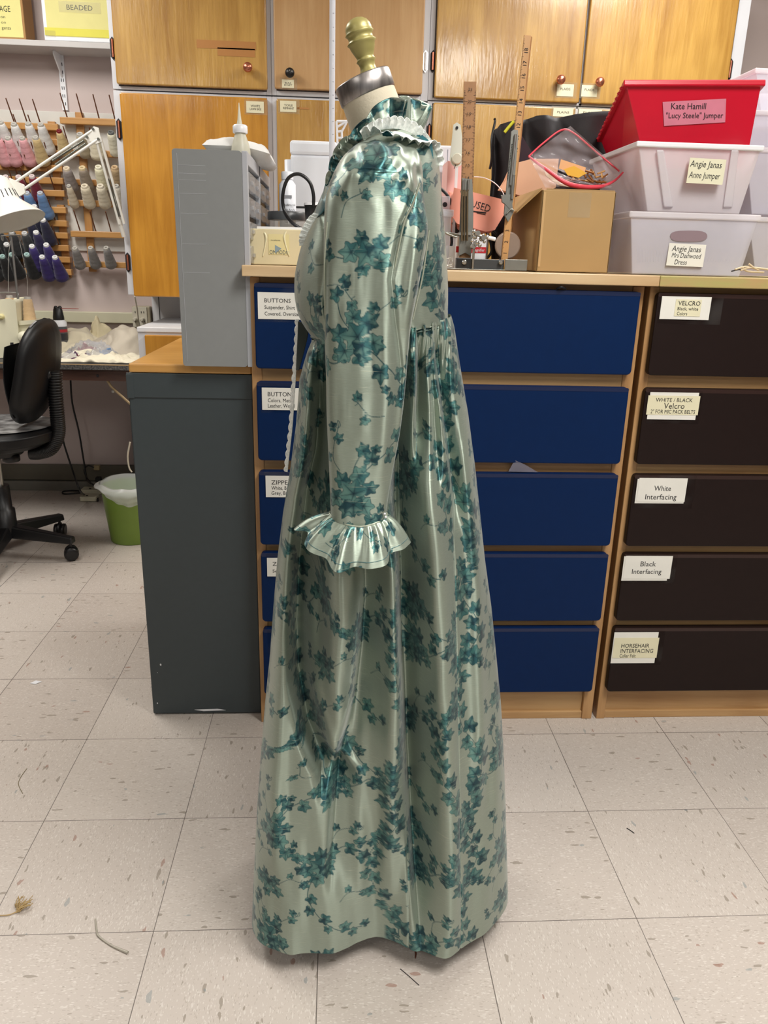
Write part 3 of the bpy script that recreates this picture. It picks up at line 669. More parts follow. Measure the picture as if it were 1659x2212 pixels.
rows = [
 ('white', WH, [(0,262),(29,266),(60,265),(87,267)], 'top row of the left rack', None),
 ('pink', PK, [(-6,296),(16,296),(47,296)], 'second row of the left rack', None),
 ('gold', TAN, [(76,295)], 'second row of the left rack, right of the pink cones', None),
 ('burgundy', BUR, [(11,380),(39,380),(68,379)], 'behind the lamp arm', (214,200,200)),
 ('blue', BLU, [(-2,428),(33,418),(57,415),(86,415)], 'above the lamp shade', (190,196,206)),
 ('navy', NAV, [(73,444),(63,476),(92,473)], 'right of the lamp shade', (236,236,236)),
 ('dark grey', DGR, [(-4,498),(24,500),(52,502)], 'just under the lamp shade', (200,200,200)),
 ('dark violet', (44,36,84), [(77,500)], 'between the dark grey and black cones', (236,236,236)),
 ('black', BLK, [(-14,526),(13,526)], 'behind the top of the thread stand', (226,226,226)),
 ('violet', (60,44,120), [(68,530),(99,527)], 'second lowest row of the left rack', (236,236,236)),
 ('black', (14,14,18), [(-24,554),(4,552),(24,548),(57,548)], 'lowest row of the left rack', (170,200,196)),
 ('purple', PUR, [(90,553),(118,554)], 'lowest row of the left rack', (230,230,230)),
]
ordn = ['first', 'second', 'third', 'fourth', 'fifth']
for nm, rgb, pts, where, core in rows:
    for i, (x, y) in enumerate(pts):
        lab = ('%s thread cone, %s from the left among those %s' % (nm, ordn[i], where)) if len(pts) > 1 else ('%s thread cone, %s' % (nm, where))
        thread_cone(P(x, y, WALLY-0.045-0.10), rgb, lab, 'thread cones on the left racks', core=core, L=0.125 if nm != 'white' else 0.13)
R2 = [((127,281),TAN,'tan thread cone with a dark red core at the left of the right rack',(120,14,26),0.015,0.030), ((172,288),(170,156,130),'beige-grey shrink-wrapped cone behind the lamp elbow',None,0.019,0.026),
 ((201,290),CRM,'wide cream thread cone directly under the lamp elbow',(60,56,50),0.014,0.036), ((239,284),(226,220,196),'cream thread cone with grey core against the tall cupboard, upper row',(110,112,110),0.019,0.026),
 ((143,362),TAU,'taupe thread cone, leftmost of the middle row of the right rack',(222,206,180),0.020,0.028), ((177,361),(148,134,118),'brownish wrapped thread cone, second in the middle row of the right rack',(220,200,160),0.020,0.028),
 ((212,359),(228,222,190),'pale cream thread cone behind the lamp lower arm, middle row',(236,230,206),0.020,0.027), ((247,360),(176,150,112),'tan-topped thread cone half hidden by the tall cupboard, middle row',(206,176,136),0.020,0.028),
 ((148,400),(216,202,178),'slim cream thread cone, leftmost of the lower cream row',None,0.013,0.021), ((182,400),(220,208,182),'fat cream thread cone, second in the lower cream row',(226,214,190),0.021,0.027),
 ((216,400),(222,212,188),'fat cream thread cone, third in the lower cream row beside the lamp arm',(226,216,196),0.021,0.027), ((251,400),(216,208,192),'pale thread cone at the cupboard edge, lower cream row',None,0.016,0.027),
 ((161,535),GRY,'grey thread cone, leftmost of the bottom three',None,0.016,0.026), ((195,534),(128,124,122),'grey thread cone, middle of the bottom three',None,0.016,0.026), ((229,534),(136,132,130),'grey thread cone, rightmost of the bottom three',None,0.016,0.026)]
for (x, y), rgb, lab, core, rt, rb in R2:
    thread_cone(P(x, y, WALLY-0.045-0.09), rgb, lab, 'thread cones on the right rack', core=core, rt=rt, rb=rb, L=0.105)

# ------------------------------------------------------------------ swing-arm lamp
M_lamp = mat('lamp_enamel', (222, 220, 212), 0.35, noise_amt=0.03)
M_spring = mat('spring_steel', (120, 120, 112), 0.35, metal=0.8)
YLm = 3.50
t = thing('swing_arm_lamp', 'white swing-arm work lamp with springs hanging in front of the thread racks', 'lamp', P(264, 484, YLm))
elb = P(205, 292, YLm); base_p = P(263, 484, YLm+0.06); head = P(38, 404, YLm-0.04)
def offs(p, dx, dz): return p+V(dx, 0, dz)
def rails(a, b, name, w):
    d = (b-a).normalized(); nrm = Vector((-d.z, 0, d.x))
    for s_ in (1, -1): MB().rod(a+nrm*w*s_, b+nrm*w*s_, 0.0055, None, 10).build(name, M_lamp, t)
    return d, nrm
d, nrm = rails(head, elb, 'upper_arm', 0.019)
for s_ in (0.006, -0.006):
    q0 = elb-d*0.05; q1 = elb-d*0.20
    mb = MB(); mb.tube([q0+nrm*s_, q1+nrm*s_*1.5], 0.004, sub=1)
    for k in range(24): mb.ring(q0+nrm*s_+(q1+nrm*s_*0.5-q0)*(k/24), 0.0045, 0.0012, d, 8, 4)
    mb.build('spring', M_spring, t)
d, nrm = rails(elb+V(0.012,0,-0.01), base_p, 'lower_arm', 0.010)
mb = MB(); q0 = base_p-d*0.03; q1 = base_p-d*0.18
for s_ in (0.005, -0.004): mb.tube([q0+nrm*s_, q1+nrm*s_], 0.0035, sub=1)
mb.build('spring', M_spring, t)
mb = MB().prism([elb+V(-0.045,-0.004,-0.012), elb+V(0.0,-0.004,0.030), elb+V(0.014,-0.004,0.026), elb+V(0.024,-0.004,-0.022), elb+V(0.004,-0.004,-0.03)], (0,0.008,0))
mb.build('elbow_bracket', M_lamp, t, bevel=0.002)
mb = MB()
for q in (elb+V(-0.004,0,0.022), elb+V(0.014,0,-0.014), elb+V(-0.03,0,-0.008)): mb.lathe([(0.005,0),(0.005,0.005)], q+V(0,-0.004,0), (0,-1,0), 10)
mb.build('elbow_screws', M_spring, t)
MB().prism([head+V(-0.026,-0.006,0.03), head+V(0.024,-0.006,0.008), head+V(0.028,-0.006,-0.02), head+V(-0.012,-0.006,-0.042)], (0,0.012,0)).build('head_bracket', M_lamp, t, bevel=0.002)
MB().rod(base_p+V(-0.012,0,0.02), base_p+V(0.0,0.02,-0.05), 0.009).build('mount_post', M_lamp, t)
hx = P(2, 405, YLm-0.06); rim = P(36, 482, YLm-0.08); ax = (rim-hx).normalized()
mb = MB().lathe([(0.024,-0.07),(0.040,-0.055),(0.046,-0.01),(0.050,0.03),(0.062,0.045),(0.115,0.105),(0.118,0.110),(0.114,0.106),(0.060,0.048)], hx+ax*0.03, ax, 36, 0, True, False)
for k in range(36):
    if k % 2: continue
    a_ = 2*math.pi*k/36; u_ = ax.orthogonal().normalized(); w_ = ax.cross(u_)
    dr = u_*math.cos(a_)+w_*math.sin(a_); c = hx+ax*0.03
    mb.tube([c+dr*0.0462+ax*-0.008, c+dr*0.0500+ax*0.022], 0.0018, 5, 1, 1)
mb.build('shade', [M_lamp, M_ink], t)
MB().ball(hx+ax*0.07, 0.028, 14).build('bulb', M_wplas, t)

# ------------------------------------------------------------------ work table
M_tblk = mat('speckled_black_edge', (34, 33, 34), 0.45, rgb2=(110, 108, 106), noise_scale=140)
M_tbl = mat('black_table_top', (44, 43, 46), 0.45)
M_apron = wood('brown_apron', (92, 62, 50), (64, 42, 34), rough=0.5, coat=0.1, axis='X', bump=0.2)
YT0 = 3.36
t = thing('folding_table', 'long black-topped folding work table with a brown apron at the left wall', 'table', (-1.7, 3.7, 0))
TZ = 0.745
MB().box((-2.9, YT0, TZ-0.022), (-0.852, 3.97, TZ)).build('tabletop', [M_tbl], t, bevel=0.002)
mb = MB().box((-2.9, YT0-0.003, TZ-0.024), (-0.853, YT0, TZ-0.004)); mb.box((-2.9, YT0-0.0035, TZ-0.004), (-0.853, YT0, TZ-0.0005), 1)
mb.build('edge_band', [M_tblk, mat('edge_strip', (190, 160, 120), 0.5)], t)
mb = MB().box((-2.85, YT0+0.012, TZ-0.072), (-0.86, YT0+0.03, TZ-0.024)); q = P(210, 800, YT0+0.012); mb.lathe([(0.006,0),(0.006,0.002)], (q.x, YT0+0.012, TZ-0.05), (0,-1,0), 10, 1)
mb.build('apron', [M_apron, M_ink], t)
M_brace = mat('steel_brace', (186, 164, 128), 0.4, metal=0.3)
a = P(222, 805, YT0+0.04); b_ = P(240, 835, YT0+0.04); c = P(290, 880, YT0+0.05)
MB().tube([a, b_, c], 0.006, sub=1, n=6).build('brace', M_brace, t)
mb = MB().lathe([(0.006,0),(0.006,0.01)], b_+V(0.01,-0.005,-0.02), (0,-1,0), 10); mb.build('brace_rivet', M_steel, t)
for lx in (-0.90, -2.7):
    MB().tube([V(lx, 3.45, TZ-0.03), V(lx, 3.45, 0.02), V(lx, 3.9, 0.02), V(lx, 3.9, TZ-0.03)], 0.012, sub=1).build('leg', M_fc, t)

# serger with thread stand
M_serg = mat('ivory_machine', (226, 222, 196), 0.4, noise_amt=0.03)
YS = 3.50
def px_prism(mb, pts, Y, depth, mi=0):
    return mb.prism([P(x, y, Y) for x, y in pts], (0, depth, 0), mi)
t = thing('serger', 'ivory overlock sewing machine on the black table at the far left', 'sewing machine', (P(10,772,YS).x, YS+0.08, TZ))
px_prism(MB(), [(-40,655),(22,648),(30,652),(42,768),(-40,772)], YS, 0.16).build('body', M_serg, t, bevel=0.006)
px_prism(MB(), [(36,700),(68,700),(72,712),(70,735),(42,742)], YS+0.03, 0.09).build('arm', M_serg, t, bevel=0.006)
c = P(52, 728, YS-0.0); MB().lathe([(0.022,-0.01),(0.026,0),(0.026,0.016),(0.022,0.022),(0.010,0.023),(0.009,0.030)], c, (0.4,-1,0), 24).build('handwheel', M_serg, t)
q = P(4, 684, YS); MB().lathe([(0.012,0),(0.012,0.01),(0.006,0.014)], q, (0,-1,0), 16).build('tension_dial', mat('dial', (214,204,150), 0.4), t)
px_prism(MB(), [(22,740),(29,740),(29,750),(22,750)], YS-0.001, 0.004).build('power_switch', M_ink, t)
px_prism(MB(), [(40,694),(74,692),(78,698),(42,702)], YS+0.02, 0.12).build('spool_tray', M_serg, t, bevel=0.002)
M_rod = mat('thread_stand_rod', (140, 138, 136), 0.35, metal=0.6)
MB().tube([P(45,690,YS+0.1), P(38,640,YS+0.1), P(24,512,YS+0.1)], 0.005, sub=1).build('stand_rod', M_rod, t)
for pts in ([(2,510),(24,508),(44,508)], [(2,510),(4,518),(7,520),(6,510)], [(41,508),(42,520),(45,518),(44,508)], [(-10,632),(34,632),(40,640),(44,690)]):
    MB().tube([P(x, y, YS+0.1) for x, y in pts], 0.0026, sub=2).build('thread_guide', M_rod, t)
for i, pts in enumerate(([(42,520),(58,600),(59,638)], [(24,510),(18,560),(18,634)])):
    MB().tube([P(x, y, YS+0.1) for x, y in pts], 0.0006, n=4).build('thread_strand', M_paper, t)
q = P(59, 641, YS+0.08)
thread_cone(q, (222,190,146), 'large tan thread cone on the right spool of the ivory machine', 'cones on the machine', d=(0,0,1), L=0.115, rt=0.019, rb=0.027)
q = P(20, 638, YS+0.12)
thread_cone(q, (216,182,140), 'tan thread cone behind the ivory machine body', 'cones on the machine', d=(0,0,1), L=0.114, rt=0.018, rb=0.027)

# air duster can
q = PZ(134, 752, TZ); q = V(P(131,730,3.66).x, 3.66, TZ)
t = thing('air_duster_can', 'white and grey spray duster can with a black trigger cap behind the chair', 'spray can', q)
zt = P(130,690,3.66).z-TZ; zc = P(128,664,3.66).z-TZ
mb = MB().lathe([(0.030,0),(0.032,0.004),(0.032,zt-0.030)], q, (0,0,1), 24, 1); mb.lathe([(0.0322,zt-0.030),(0.032,zt-0.012),(0.022,zt)], q, (0,0,1), 24, 0)
mb.lathe([(0.0324,zt-0.055),(0.0324,zt-0.042)], q, (0,0,1), 24, 2, True, False); mb.lathe([(0.0324,zt-0.09),(0.0324,zt-0.06)], q, (0,0,1), 24, 3, True, False)
mb.build('can', [M_wplas, mat('duster_grey', (92, 94, 98), 0.35, metal=0.3), mat('duster_red', (170, 40, 50), 0.4), mat('duster_dark', (40,42,48), 0.4)], t)
mb = MB().lathe([(0.024,zt-0.002),(0.024,zt+0.01),(0.019,zc-0.008),(0.014,zc)], q, (0,0,1), 20); mb.ball(q+V(-0.008,0,zc-0.002), 0.009); mb.ball(q+V(0.010,0,zc-0.002), 0.009)
mb.build('trigger_cap', M_black, t)
MB().rod(q+V(0.012,-0.005,zc-0.004), P(170,667,3.66), 0.0012).build('straw', mat('red_straw', (170,80,70), 0.4), t)

# pile of cloth on the table
def cloth(name, mat_, cx, cy, w, dpt, h, seed, label, cat='cloth', skew=0.0, peak=(0.5,0.5), base=TZ, rough=1.0, thick=0.0015):
    def fn(u, v):
        x = (u-0.5); y = (v-0.5)
        e = max(0.0, 1-(abs(2*x)**2.6))*max(0.0, 1-(abs(2*y)**2.6))
        pk = math.exp(-((u-peak[0])**2+(v-peak[1])**2)*5)
        n1 = noise.noise(Vector((u*3+seed, v*3, seed))); n2 = abs(noise.noise(Vector((u*7, v*7+seed, seed*2))))
        n3 = 1-abs(noise.noise(Vector((u*4+v*2+seed*3, v*5-u*2, seed*5))))*2.2
        z = h*e**0.5*(0.35+0.65*pk)+rough*(0.024*n1+0.034*n2+0.014*n3-0.014)*e**0.5
        ed = noise.noise(Vector((u*4, v*4, seed+9)))*0.025
        return V(cx+(x*w)+ed+skew*y, cy+y*dpt+ed, base+0.002+max(0, z))
    o = MB().grid(fn, 60, 44).build(name, mat_, solid=thick)
    return tag(o, label, cat)
M_musl = mat('cream_muslin', (220, 210, 184), 0.8, bump=0.3, bump_scale=60, sheen=0.3)
M_beige = mat('beige_cloth', (186, 176, 160), 0.7, bump=0.3, bump_scale=50)
cloth('folded_muslin', M_musl, P(165,740,3.75).x, 3.74, 0.30, 0.30, 0.11, 1.3, 'cream muslin heaped on the black table beside the spray can', peak=(0.4,0.5))
cloth('muslin_scrap', mat('ivory_muslin', (214,202,168), 0.8, bump=0.3), P(224,735,3.86).x, 3.86, 0.16, 0.14, 0.135, 7.7, 'peaked ivory cloth scrap at the back of the pile', peak=(0.4,0.5))
cloth('garment_bag', M_beige, P(250,735,3.70).x, 3.68, 0.31, 0.34, 0.125, 4.1, 'grey-beige garment bag lying over the cloth pile by the base cupboard', peak=(0.75,0.5), rough=0.6)
cloth('fabric_scrap', mat('wine_print', (96,24,44), 0.7, rgb2=(40,36,80), noise_scale=30), P(150,760,3.50).x, 3.48, 0.26, 0.12, 0.022, 9.2, 'wine red patterned scrap at the front of the cloth pile')
cloth('muslin_strip', mat('pale_muslin', (226,218,196), 0.8), P(215,760,3.50).x, 3.47, 0.40, 0.16, 0.030, 12.0, 'flat pale muslin strip along the front edge of the table')
M_clear = translucent('clear_bag', (214, 214, 216), 0.26, 0.10, 0.1)
cloth('plastic_bag', M_clear, P(200,752,3.55).x, 3.52, 0.24, 0.16, 0.075, 15.5, 'clear plastic bag with red and blue bits on the cloth pile', cat='bag', thick=0.0006)
cloth('red_fabric_bit', mat('red_bit', (164,70,80), 0.7), P(188,752,3.56).x, 3.53, 0.09, 0.08, 0.05, 2.5, 'red fabric inside the clear bag on the pile')
cloth('blue_fabric_bit', mat('blue_bit', (110,140,180), 0.7), P(232,757,3.53).x, 3.51, 0.07, 0.07, 0.035, 3.5, 'pale blue fabric inside the clear bag on the pile')

# ------------------------------------------------------------------ swivel chair (seen from its side)
M_vinyl = mat('black_vinyl', (16, 16, 18), 0.45, noise_amt=0.1, bump=0.15, bump_scale=60, spec=0.35)
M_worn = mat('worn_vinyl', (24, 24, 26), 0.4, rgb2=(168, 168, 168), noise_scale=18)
YCh = 3.05
hub = P(-14, 1150, YCh); hub.z = 0
t = thing('swivel_chair', 'black vinyl swivel office chair on castors with a ribbed back support', 'chair', hub)
# backrest: padded shell, thin in x, wide in y
def backrest(u, v):
    # u along height, v around section
    z = 0.555+u*0.40
    ctr = P(92, 800, YCh).x+0.05*u-0.09*(u-0.5)**2-0.052*(1-u)
    w = 0.18*(max(0.0, 1-abs(2*u-1)**3.2))**0.5+0.002
    th = 0.044*(max(0.0, 1-abs(2*u-1)**4))**0.5*(1.1-0.25*u)+0.002
    a_ = 2*math.pi*v; c_, s_ = math.cos(a_), math.sin(a_)
    x = th*math.copysign(abs(c_)**0.8, c_); y = w*math.copysign(abs(s_)**0.8, s_)
    return V(ctr+x+0.10*(y/0.18)**2*(-0.25), YCh+y, z)
MB().grid(backrest, 36, 40).build('backrest', M_vinyl, t)
def shell(u, v):
    z = 0.60+u*0.26; x0_ = P(118, 800, YCh).x
    a_ = 2*math.pi*v; return V(P(64,850,YCh).x-0.012-0.018*math.sin(math.pi*u)+0.010*math.cos(a_), YCh+0.15*math.sin(a_), z)
MB().grid(shell, 14, 24).build('back_cover', M_black, t)
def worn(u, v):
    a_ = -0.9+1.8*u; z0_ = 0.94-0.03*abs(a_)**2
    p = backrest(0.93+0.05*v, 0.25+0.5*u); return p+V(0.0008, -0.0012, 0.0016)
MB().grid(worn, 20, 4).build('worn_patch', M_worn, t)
def seat(u, v):
    a_ = 2*math.pi*v; h = [0.0,0.012,0.04,0.075,0.088,0.092,0.092]; rr = [0.0,0.75,0.97,1.0,0.9,0.6,0.0]
    k = u*6; i = min(5, int(k)); f = k-i; r_ = rr[i]*(1-f)+rr[i+1]*f; z = h[i]*(1-f)+h[i+1]*f
    return V(P(-15,930,YCh).x+0.245*r_*math.copysign(abs(math.cos(a_))**0.8, math.cos(a_)), YCh+0.24*r_*math.sin(a_), 0.455+z)
MB().grid(seat, 30, 40).build('seat', M_vinyl, t)
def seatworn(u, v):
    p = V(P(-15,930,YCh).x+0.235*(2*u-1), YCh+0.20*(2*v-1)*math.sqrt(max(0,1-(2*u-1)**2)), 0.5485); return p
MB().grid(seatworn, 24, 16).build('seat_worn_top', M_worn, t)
bl = [P(115,800,YCh), P(117,850,YCh), P(121,900,YCh), P(122,935,YCh), P(108,965,YCh), P(82,975,YCh), P(62,975,YCh)]
mb = MB(); bl = [p+V(0.012,-0.02,0) for p in bl]; mb.tube(bl, 0.023, 12)
# ribs
pts = []
for i in range(len(bl)-1):
    p0 = bl[max(i-1,0)]; p1 = bl[i]; p2 = bl[i+1]; p3 = bl[min(i+2,len(bl)-1)]
    for k in range(9):
        tt = k/9; pts.append(0.5*((2*p1)+(p2-p0)*tt+(2*p0-5*p1+4*p2-p3)*tt*tt+(3*p1-p0-3*p2+p3)*tt**3))
for i in range(1, len(pts)-1): mb.ring(pts[i], 0.0235, 0.0045, pts[i+1]-pts[i-1], 14, 6)
mb.build('ribbed_cover', M_black, t)
k_ = P(106, 812, YCh-0.02)
mb = MB().tube([k_+V(-0.014,0,-0.02), k_+V(0.0,-0.02,0.006), k_+V(0.016,-0.02,0.014)], [0.012,0.018,0.014], 12); mb.build('height_knob', M_black, t)
q = P(24, 988, YCh-0.03); MB().lathe([(0.030,-0.015),(0.032,-0.012),(0.032,0.012),(0.028,0.015)], q, (0,0,1), 20).build('tilt_knob', M_black, t)
px0 = P(-15, 930, YCh).x
hub = V(px0-0.0, YCh, 0)
MB().lathe([(0.10,0.43),(0.11,0.455)], hub, (0,0,1), 20).build('seat_plate', M_black, t)
MB().lathe([(0.014,0.30),(0.014,0.44)], hub, (0,0,1), 16).build('gas_piston', M_steel, t)
MB().lathe([(0.045,0.09),(0.042,0.20),(0.034,0.205),(0.032,0.30)], hub, (0,0,1), 24).build('column', M_black, t)
for k in range(5):
    a_ = math.radians(-10+72*k); e = hub+V(math.cos(a_)*0.27, math.sin(a_)*0.27, 0.0)
    lg = MB()
    dr = V(math.cos(a_), math.sin(a_), 0); sd = V(-dr.y, dr.x, 0)
    c8 = []
    for (rr, ww, zb, zt_) in ((0.03, 0.030, 0.085, 0.135), (0.285, 0.020, 0.072, 0.100)):
        c8.append([hub+dr*rr-sd*ww+V(0,0,zb), hub+dr*rr+sd*ww+V(0,0,zb), hub+dr*rr+sd*ww*0.7+V(0,0,zt_), hub+dr*rr-sd*ww*0.7+V(0,0,zt_)])
    A, B = c8
    lg.add(A+B, [(3,2,1,0),(4,5,6,7),(0,1,5,4),(1,2,6,5),(2,3,7,6),(3,0,4,7)])
    l_ = lg.build('leg', M_black, t, bevel=0.006)
    ws = MB(); cc = V(e.x, e.y, 0.029); wa = V(-math.sin(a_+0.5), math.cos(a_+0.5), 0)
    for s_ in (-1, 1): ws.lathe([(0.018,-0.009),(0.027,-0.007),(0.0285,0),(0.027,0.007),(0.018,0.009)], cc+wa*(0.014*s_), wa, 20)
    ws.lathe([(0.024,-0.004),(0.026,0.004)], cc+V(0,0,0.010), wa, 16); ws.rod(cc, cc+V(0,0,0.050), 0.006)
    ws.build('caster', M_black, l_)

# ------------------------------------------------------------------ waste bin, cords, adapters
bc = V(PZ(272,1172,0).x+0.02, 3.26, 0)
M_lime = mat('lime_green_plastic', (126, 158, 62), 0.4, noise_amt=0.04)
t = thing('waste_bin', 'lime green waste bin with a white plastic liner beside the filing cabinet', 'bin', bc)
MB().lathe([(0.090,0.0),(0.094,0.004),(0.118,0.24),(0.121,0.245),(0.117,0.245),(0.092,0.01)], bc, (0,0,1), 36, 0, True, False).build('bucket', M_lime, t)
MB().lathe([(0.092,0.004),(0.092,0.008)], bc, (0,0,1), 30).build('bucket_floor', M_lime, t)
M_liner = translucent('liner_film', (244, 246, 248), 0.70, 0.3, 0.4)
def liner(u, v):
    a_ = 2*math.pi*u
    n_ = noise.noise(Vector((math.cos(a_)*2.2, math.sin(a_)*2.2, v*2)))
    r_ = 0.124+0.022*math.sin(math.pi*min(1, v*1.2))+0.012*n_*v+0.004*math.sin(a_*17)*v
    hem = 0.075+0.035*math.sin(a_+0.9)+0.018*math.sin(a_*3)
    z = 0.262+0.012*noise.noise(Vector((math.cos(a_)*2, math.sin(a_)*2, 5)))-v*hem
    return bc+V(r_*math.cos(a_), r_*math.sin(a_), z)
def linerin(u, v):
    a_ = 2*math.pi*u
    n_ = noise.noise(Vector((math.cos(a_)*2.2, math.sin(a_)*2.2, 8-v*2)))
    r_ = 0.117-0.032*v+0.006*n_*v
    z = 0.262+0.012*noise.noise(Vector((math.cos(a_)*2, math.sin(a_)*2, 5)))-v*0.20
    return bc+V(r_*math.cos(a_), r_*math.sin(a_), z)
mb = MB().grid(liner, 96, 14); mb.grid(linerin, 96, 8); mb.build('liner', M_liner, t)
for i, (xa, ya, xb, yb, lab) in enumerate(((175,1046,226,1072,'cream power adapter lying on the floor behind the waste bin liner'), (176,1066,212,1082,'cream foot pedal adapter on the floor nearest the chair'))):
    c = PZ((xa+xb)/2, (ya+yb)/2, 0.015); w = 0.055-0.013*i
    t = thing('power_adapter', lab, 'adapter', (c.x, c.y, 0))
    MB().rbox((c.x-w, c.y-0.035, 0.002), (c.x+w, c.y+0.035, 0.026), 0.010, axis='z').build('case', M_serg, t, bevel=0.005)
    mb = MB(); mb.lathe([(0.006,0),(0.006,0.002)], (c.x-0.01, c.y-0.01, 0.026), (0,0,1), 10); mb.box((c.x+w-0.006, c.y-0.02, 0.004), (c.x+w+0.002, c.y-0.005, 0.016)); mb.build('sockets', M_ink, t)
for i, (pts, lab) in enumerate((
   ([(152,812,3.9),(156,870,3.9),(170,930,3.9),(180,990,3.9),(188,1035,3.88),(200,1046,3.80)], 'black power cord hanging from the table to the far adapter'),
   ([(134,940,3.7),(140,965,3.72),(158,1020,3.70),(172,1058,3.62)], 'black cord running from behind the chair to the near adapter'))):
    ps = [P(*q) for q in pts]
    if i == 1: ps += [PZ(185,1070,0.012), PZ(205,1074,0.012), PZ(211,1082,0.008)]
    tag(MB().tube(ps, 0.0045).build('power_cable', M_black), lab, 'cord')
tag(MB().tube([PZ(172,1060,0.006), PZ(150,1060,0.006), PZ(136,1062,0.006), PZ(140,1067,0.006), PZ(176,1064,0.006)], 0.004).build('cord_loop', M_black), 'flat black loop of cord on the floor left of the adapters', 'cord')
tag(MB().tube([P(203,1010,3.9), P(190,1006,3.9), P(182,1016,3.9), P(190,1036,3.88), P(202,1048,3.86)], 0.004).build('cord_coil', M_black), 'curled black cord end with a plug against the baseboard', 'cord')
q = P(213, 1032, 3.93); t = thing('power_plug', 'beige and black plug hanging at the baseboard above the adapters', 'plug', q)
MB().rbox((q.x-0.014, q.y-0.015, q.z-0.02), (q.x+0.014, q.y+0.01, q.z+0.006), 0.005).build('plug_body', M_black, t, bevel=0.003)
q2 = P(210, 1010, 3.95); MB().rbox((q2.x-0.016, q2.y-0.012, q2.z-0.012), (q2.x+0.014, q2.y+0.012, q2.z+0.014), 0.005).build('plug_top', mat('amber_plug', (168, 150, 110), 0.35), t, bevel=0.003)
tag(MB().tube([P(281,955,3.2), P(276,985,3.2), P(279,1010,3.2), P(285,1020,3.2)], 0.0035).build('grey_cord', M_sock), 'thin grey cord beside the left edge of the filing cabinet', 'cord')

# ------------------------------------------------------------------ litter on the floor
def litter(name, px_pts, r, m_, lab, cat, z=0.002):
    return tag(MB().tube([PZ(x, y, z) for x, y in px_pts], r).build(name, m_), lab, cat)
M_lint = mat('tan_lint', (190, 162, 112), 0.8, noise_amt=0.2)
mb = MB(); random.seed(4)
for k in range(34):
    a0 = PZ(38+random.uniform(-5,5), 1966+random.uniform(-6,6), 0.003); b0_ = PZ(58+random.uniform(-22,14), 1948+random.uniform(-14,12), 0.006+random.random()*0.008)
    mb.tube([a0, (a0+b0_)/2+V(random.uniform(-.004,.004), random.uniform(-.004,.004), 0.004), b0_], 0.0007, 5)
mb.tube([PZ(38,1968,0.002), PZ(20,1976,0.002), PZ(-5,1978,0.002)], 0.0010, 6)
tag(mb.build('thread_tuft', M_lint), 'frayed tan tuft of thread on the floor at the left edge', 'thread')
litter('plastic_sliver', [(206,1985),(209,2010),(213,2022),(240,2042),(276,2058)], [0.0012,0.0016,0.0018,0.0016,0.003], mat('grey_sliver', (172,166,152), 0.35), 'curved grey plastic sliver on the floor left of the dress', 'scrap')
q = PZ(77,1474,0.001); tag(MB().prism([q+V(-0.014,-0.006,0), q+V(0.004,-0.010,0), q+V(0.016,0.004,0), q+V(0.004,0.006,0), q+V(-0.002,0.010,0)], (0,0,0.001)).build('paper_scrap', M_wplas), 'tiny white paper scrap on the floor left of the filing cabinet', 'scrap')
litter('hair_thread', [(58,1660),(44,1680),(40,1695),(49,1714)], 0.0006, mat('olive_thread', (120,110,70), 0.8), 'thin curved olive thread on the floor at the far left', 'thread', 0.001)
litter('dark_thread', [(1354,1789),(1362,1794),(1370,1800)], 0.0010, M_ink, 'short black thread snippet on the floor right of the dress', 'thread', 0.001)
litter('fine_thread', [(865,2093),(885,2110),(905,2128)], 0.0006, M_ink, 'fine black thread on the floor in front of the hem', 'thread', 0.001)
litter('brown_snip', [(893,2046),(898,2058),(897,2070)], [0.001,0.0018,0.0008], mat('brown_snip', (110,62,44), 0.7), 'small brown snip on the floor just before the hem', 'scrap', 0.001)
# ------------------------------------------------------------------ things on the chest tops
CT = 1.175
M_peach = mat('peach_plastic', (246, 166, 146), 0.45, noise_amt=0.03)
M_pink = mat('pale_pink_board', (240, 190, 186), 0.5)
# cream box with tape and printed sticker
def pbox(name, x0, y0, x1, y1, Y, depth, m_, label, cat, bevel=0.002, base=CT):
    a = P(x0, y1, Y); b_ = P(x1, y0, Y)
    t = thing(name, label, cat, ((a.x+b_.x)/2, Y+depth/2, base))
    MB().box((a.x, Y, base+0.0005), (b_.x, Y+depth, b_.z)).build('body', m_, t, bevel=bevel)
    return t, a, b_
M_card2 = mat('cream_carton', (222, 210, 172), 0.6, noise_amt=0.05)
t, a, b_ = pbox('cream_carton', 541, 497, 672, 569, 1.90, 0.16, M_card2, 'cream carton with glue drips and a sticker, left end of the blue chest', 'box')
mb = MB(); card(mb, 580, 506, 625, 550, 1.8995, [('OMMODO',.05,.98,.88,.2)], 0, 1, shear=-0.1)
card(mb, 583, 517, 608, 520, 1.899, [('in a safety box',.1,.9,.5,.9)], 0, 1)
mb.prism([P(594,529,1.8985), P(594,547,1.8985), P(608,537,1.8985)], (0,-0.0003,0), 2)
mb.build('sticker', [mat('sticker_cream', (226, 214, 160), 0.45), mat('sticker_ink', (70, 84, 92), 0.5), mat('sticker_blue', (140, 160, 170), 0.5)], t)
M_glue = mat('dried_glue', (238, 232, 196), 0.25)
for pts in ([(571,502),(575,512),(573,530),(568,553)], [(618,500),(614,512),(618,532),(625,553)]):
    MB().tube([P(x, y, 1.8985) for x, y in pts], [0.0016,0.0028,0.0016,0.0012]).build('glue_drip', M_glue, t)
tag(MB().box((P(555,490,1.93).x, 1.925, P(560,497,1.93).z+0.001), (P(670,490,1.93).x, 2.05, P(560,489,1.93).z)).build('white_pad', M_wplas, bevel=0.001), 'white flat pad lying on the cream carton', 'pad')
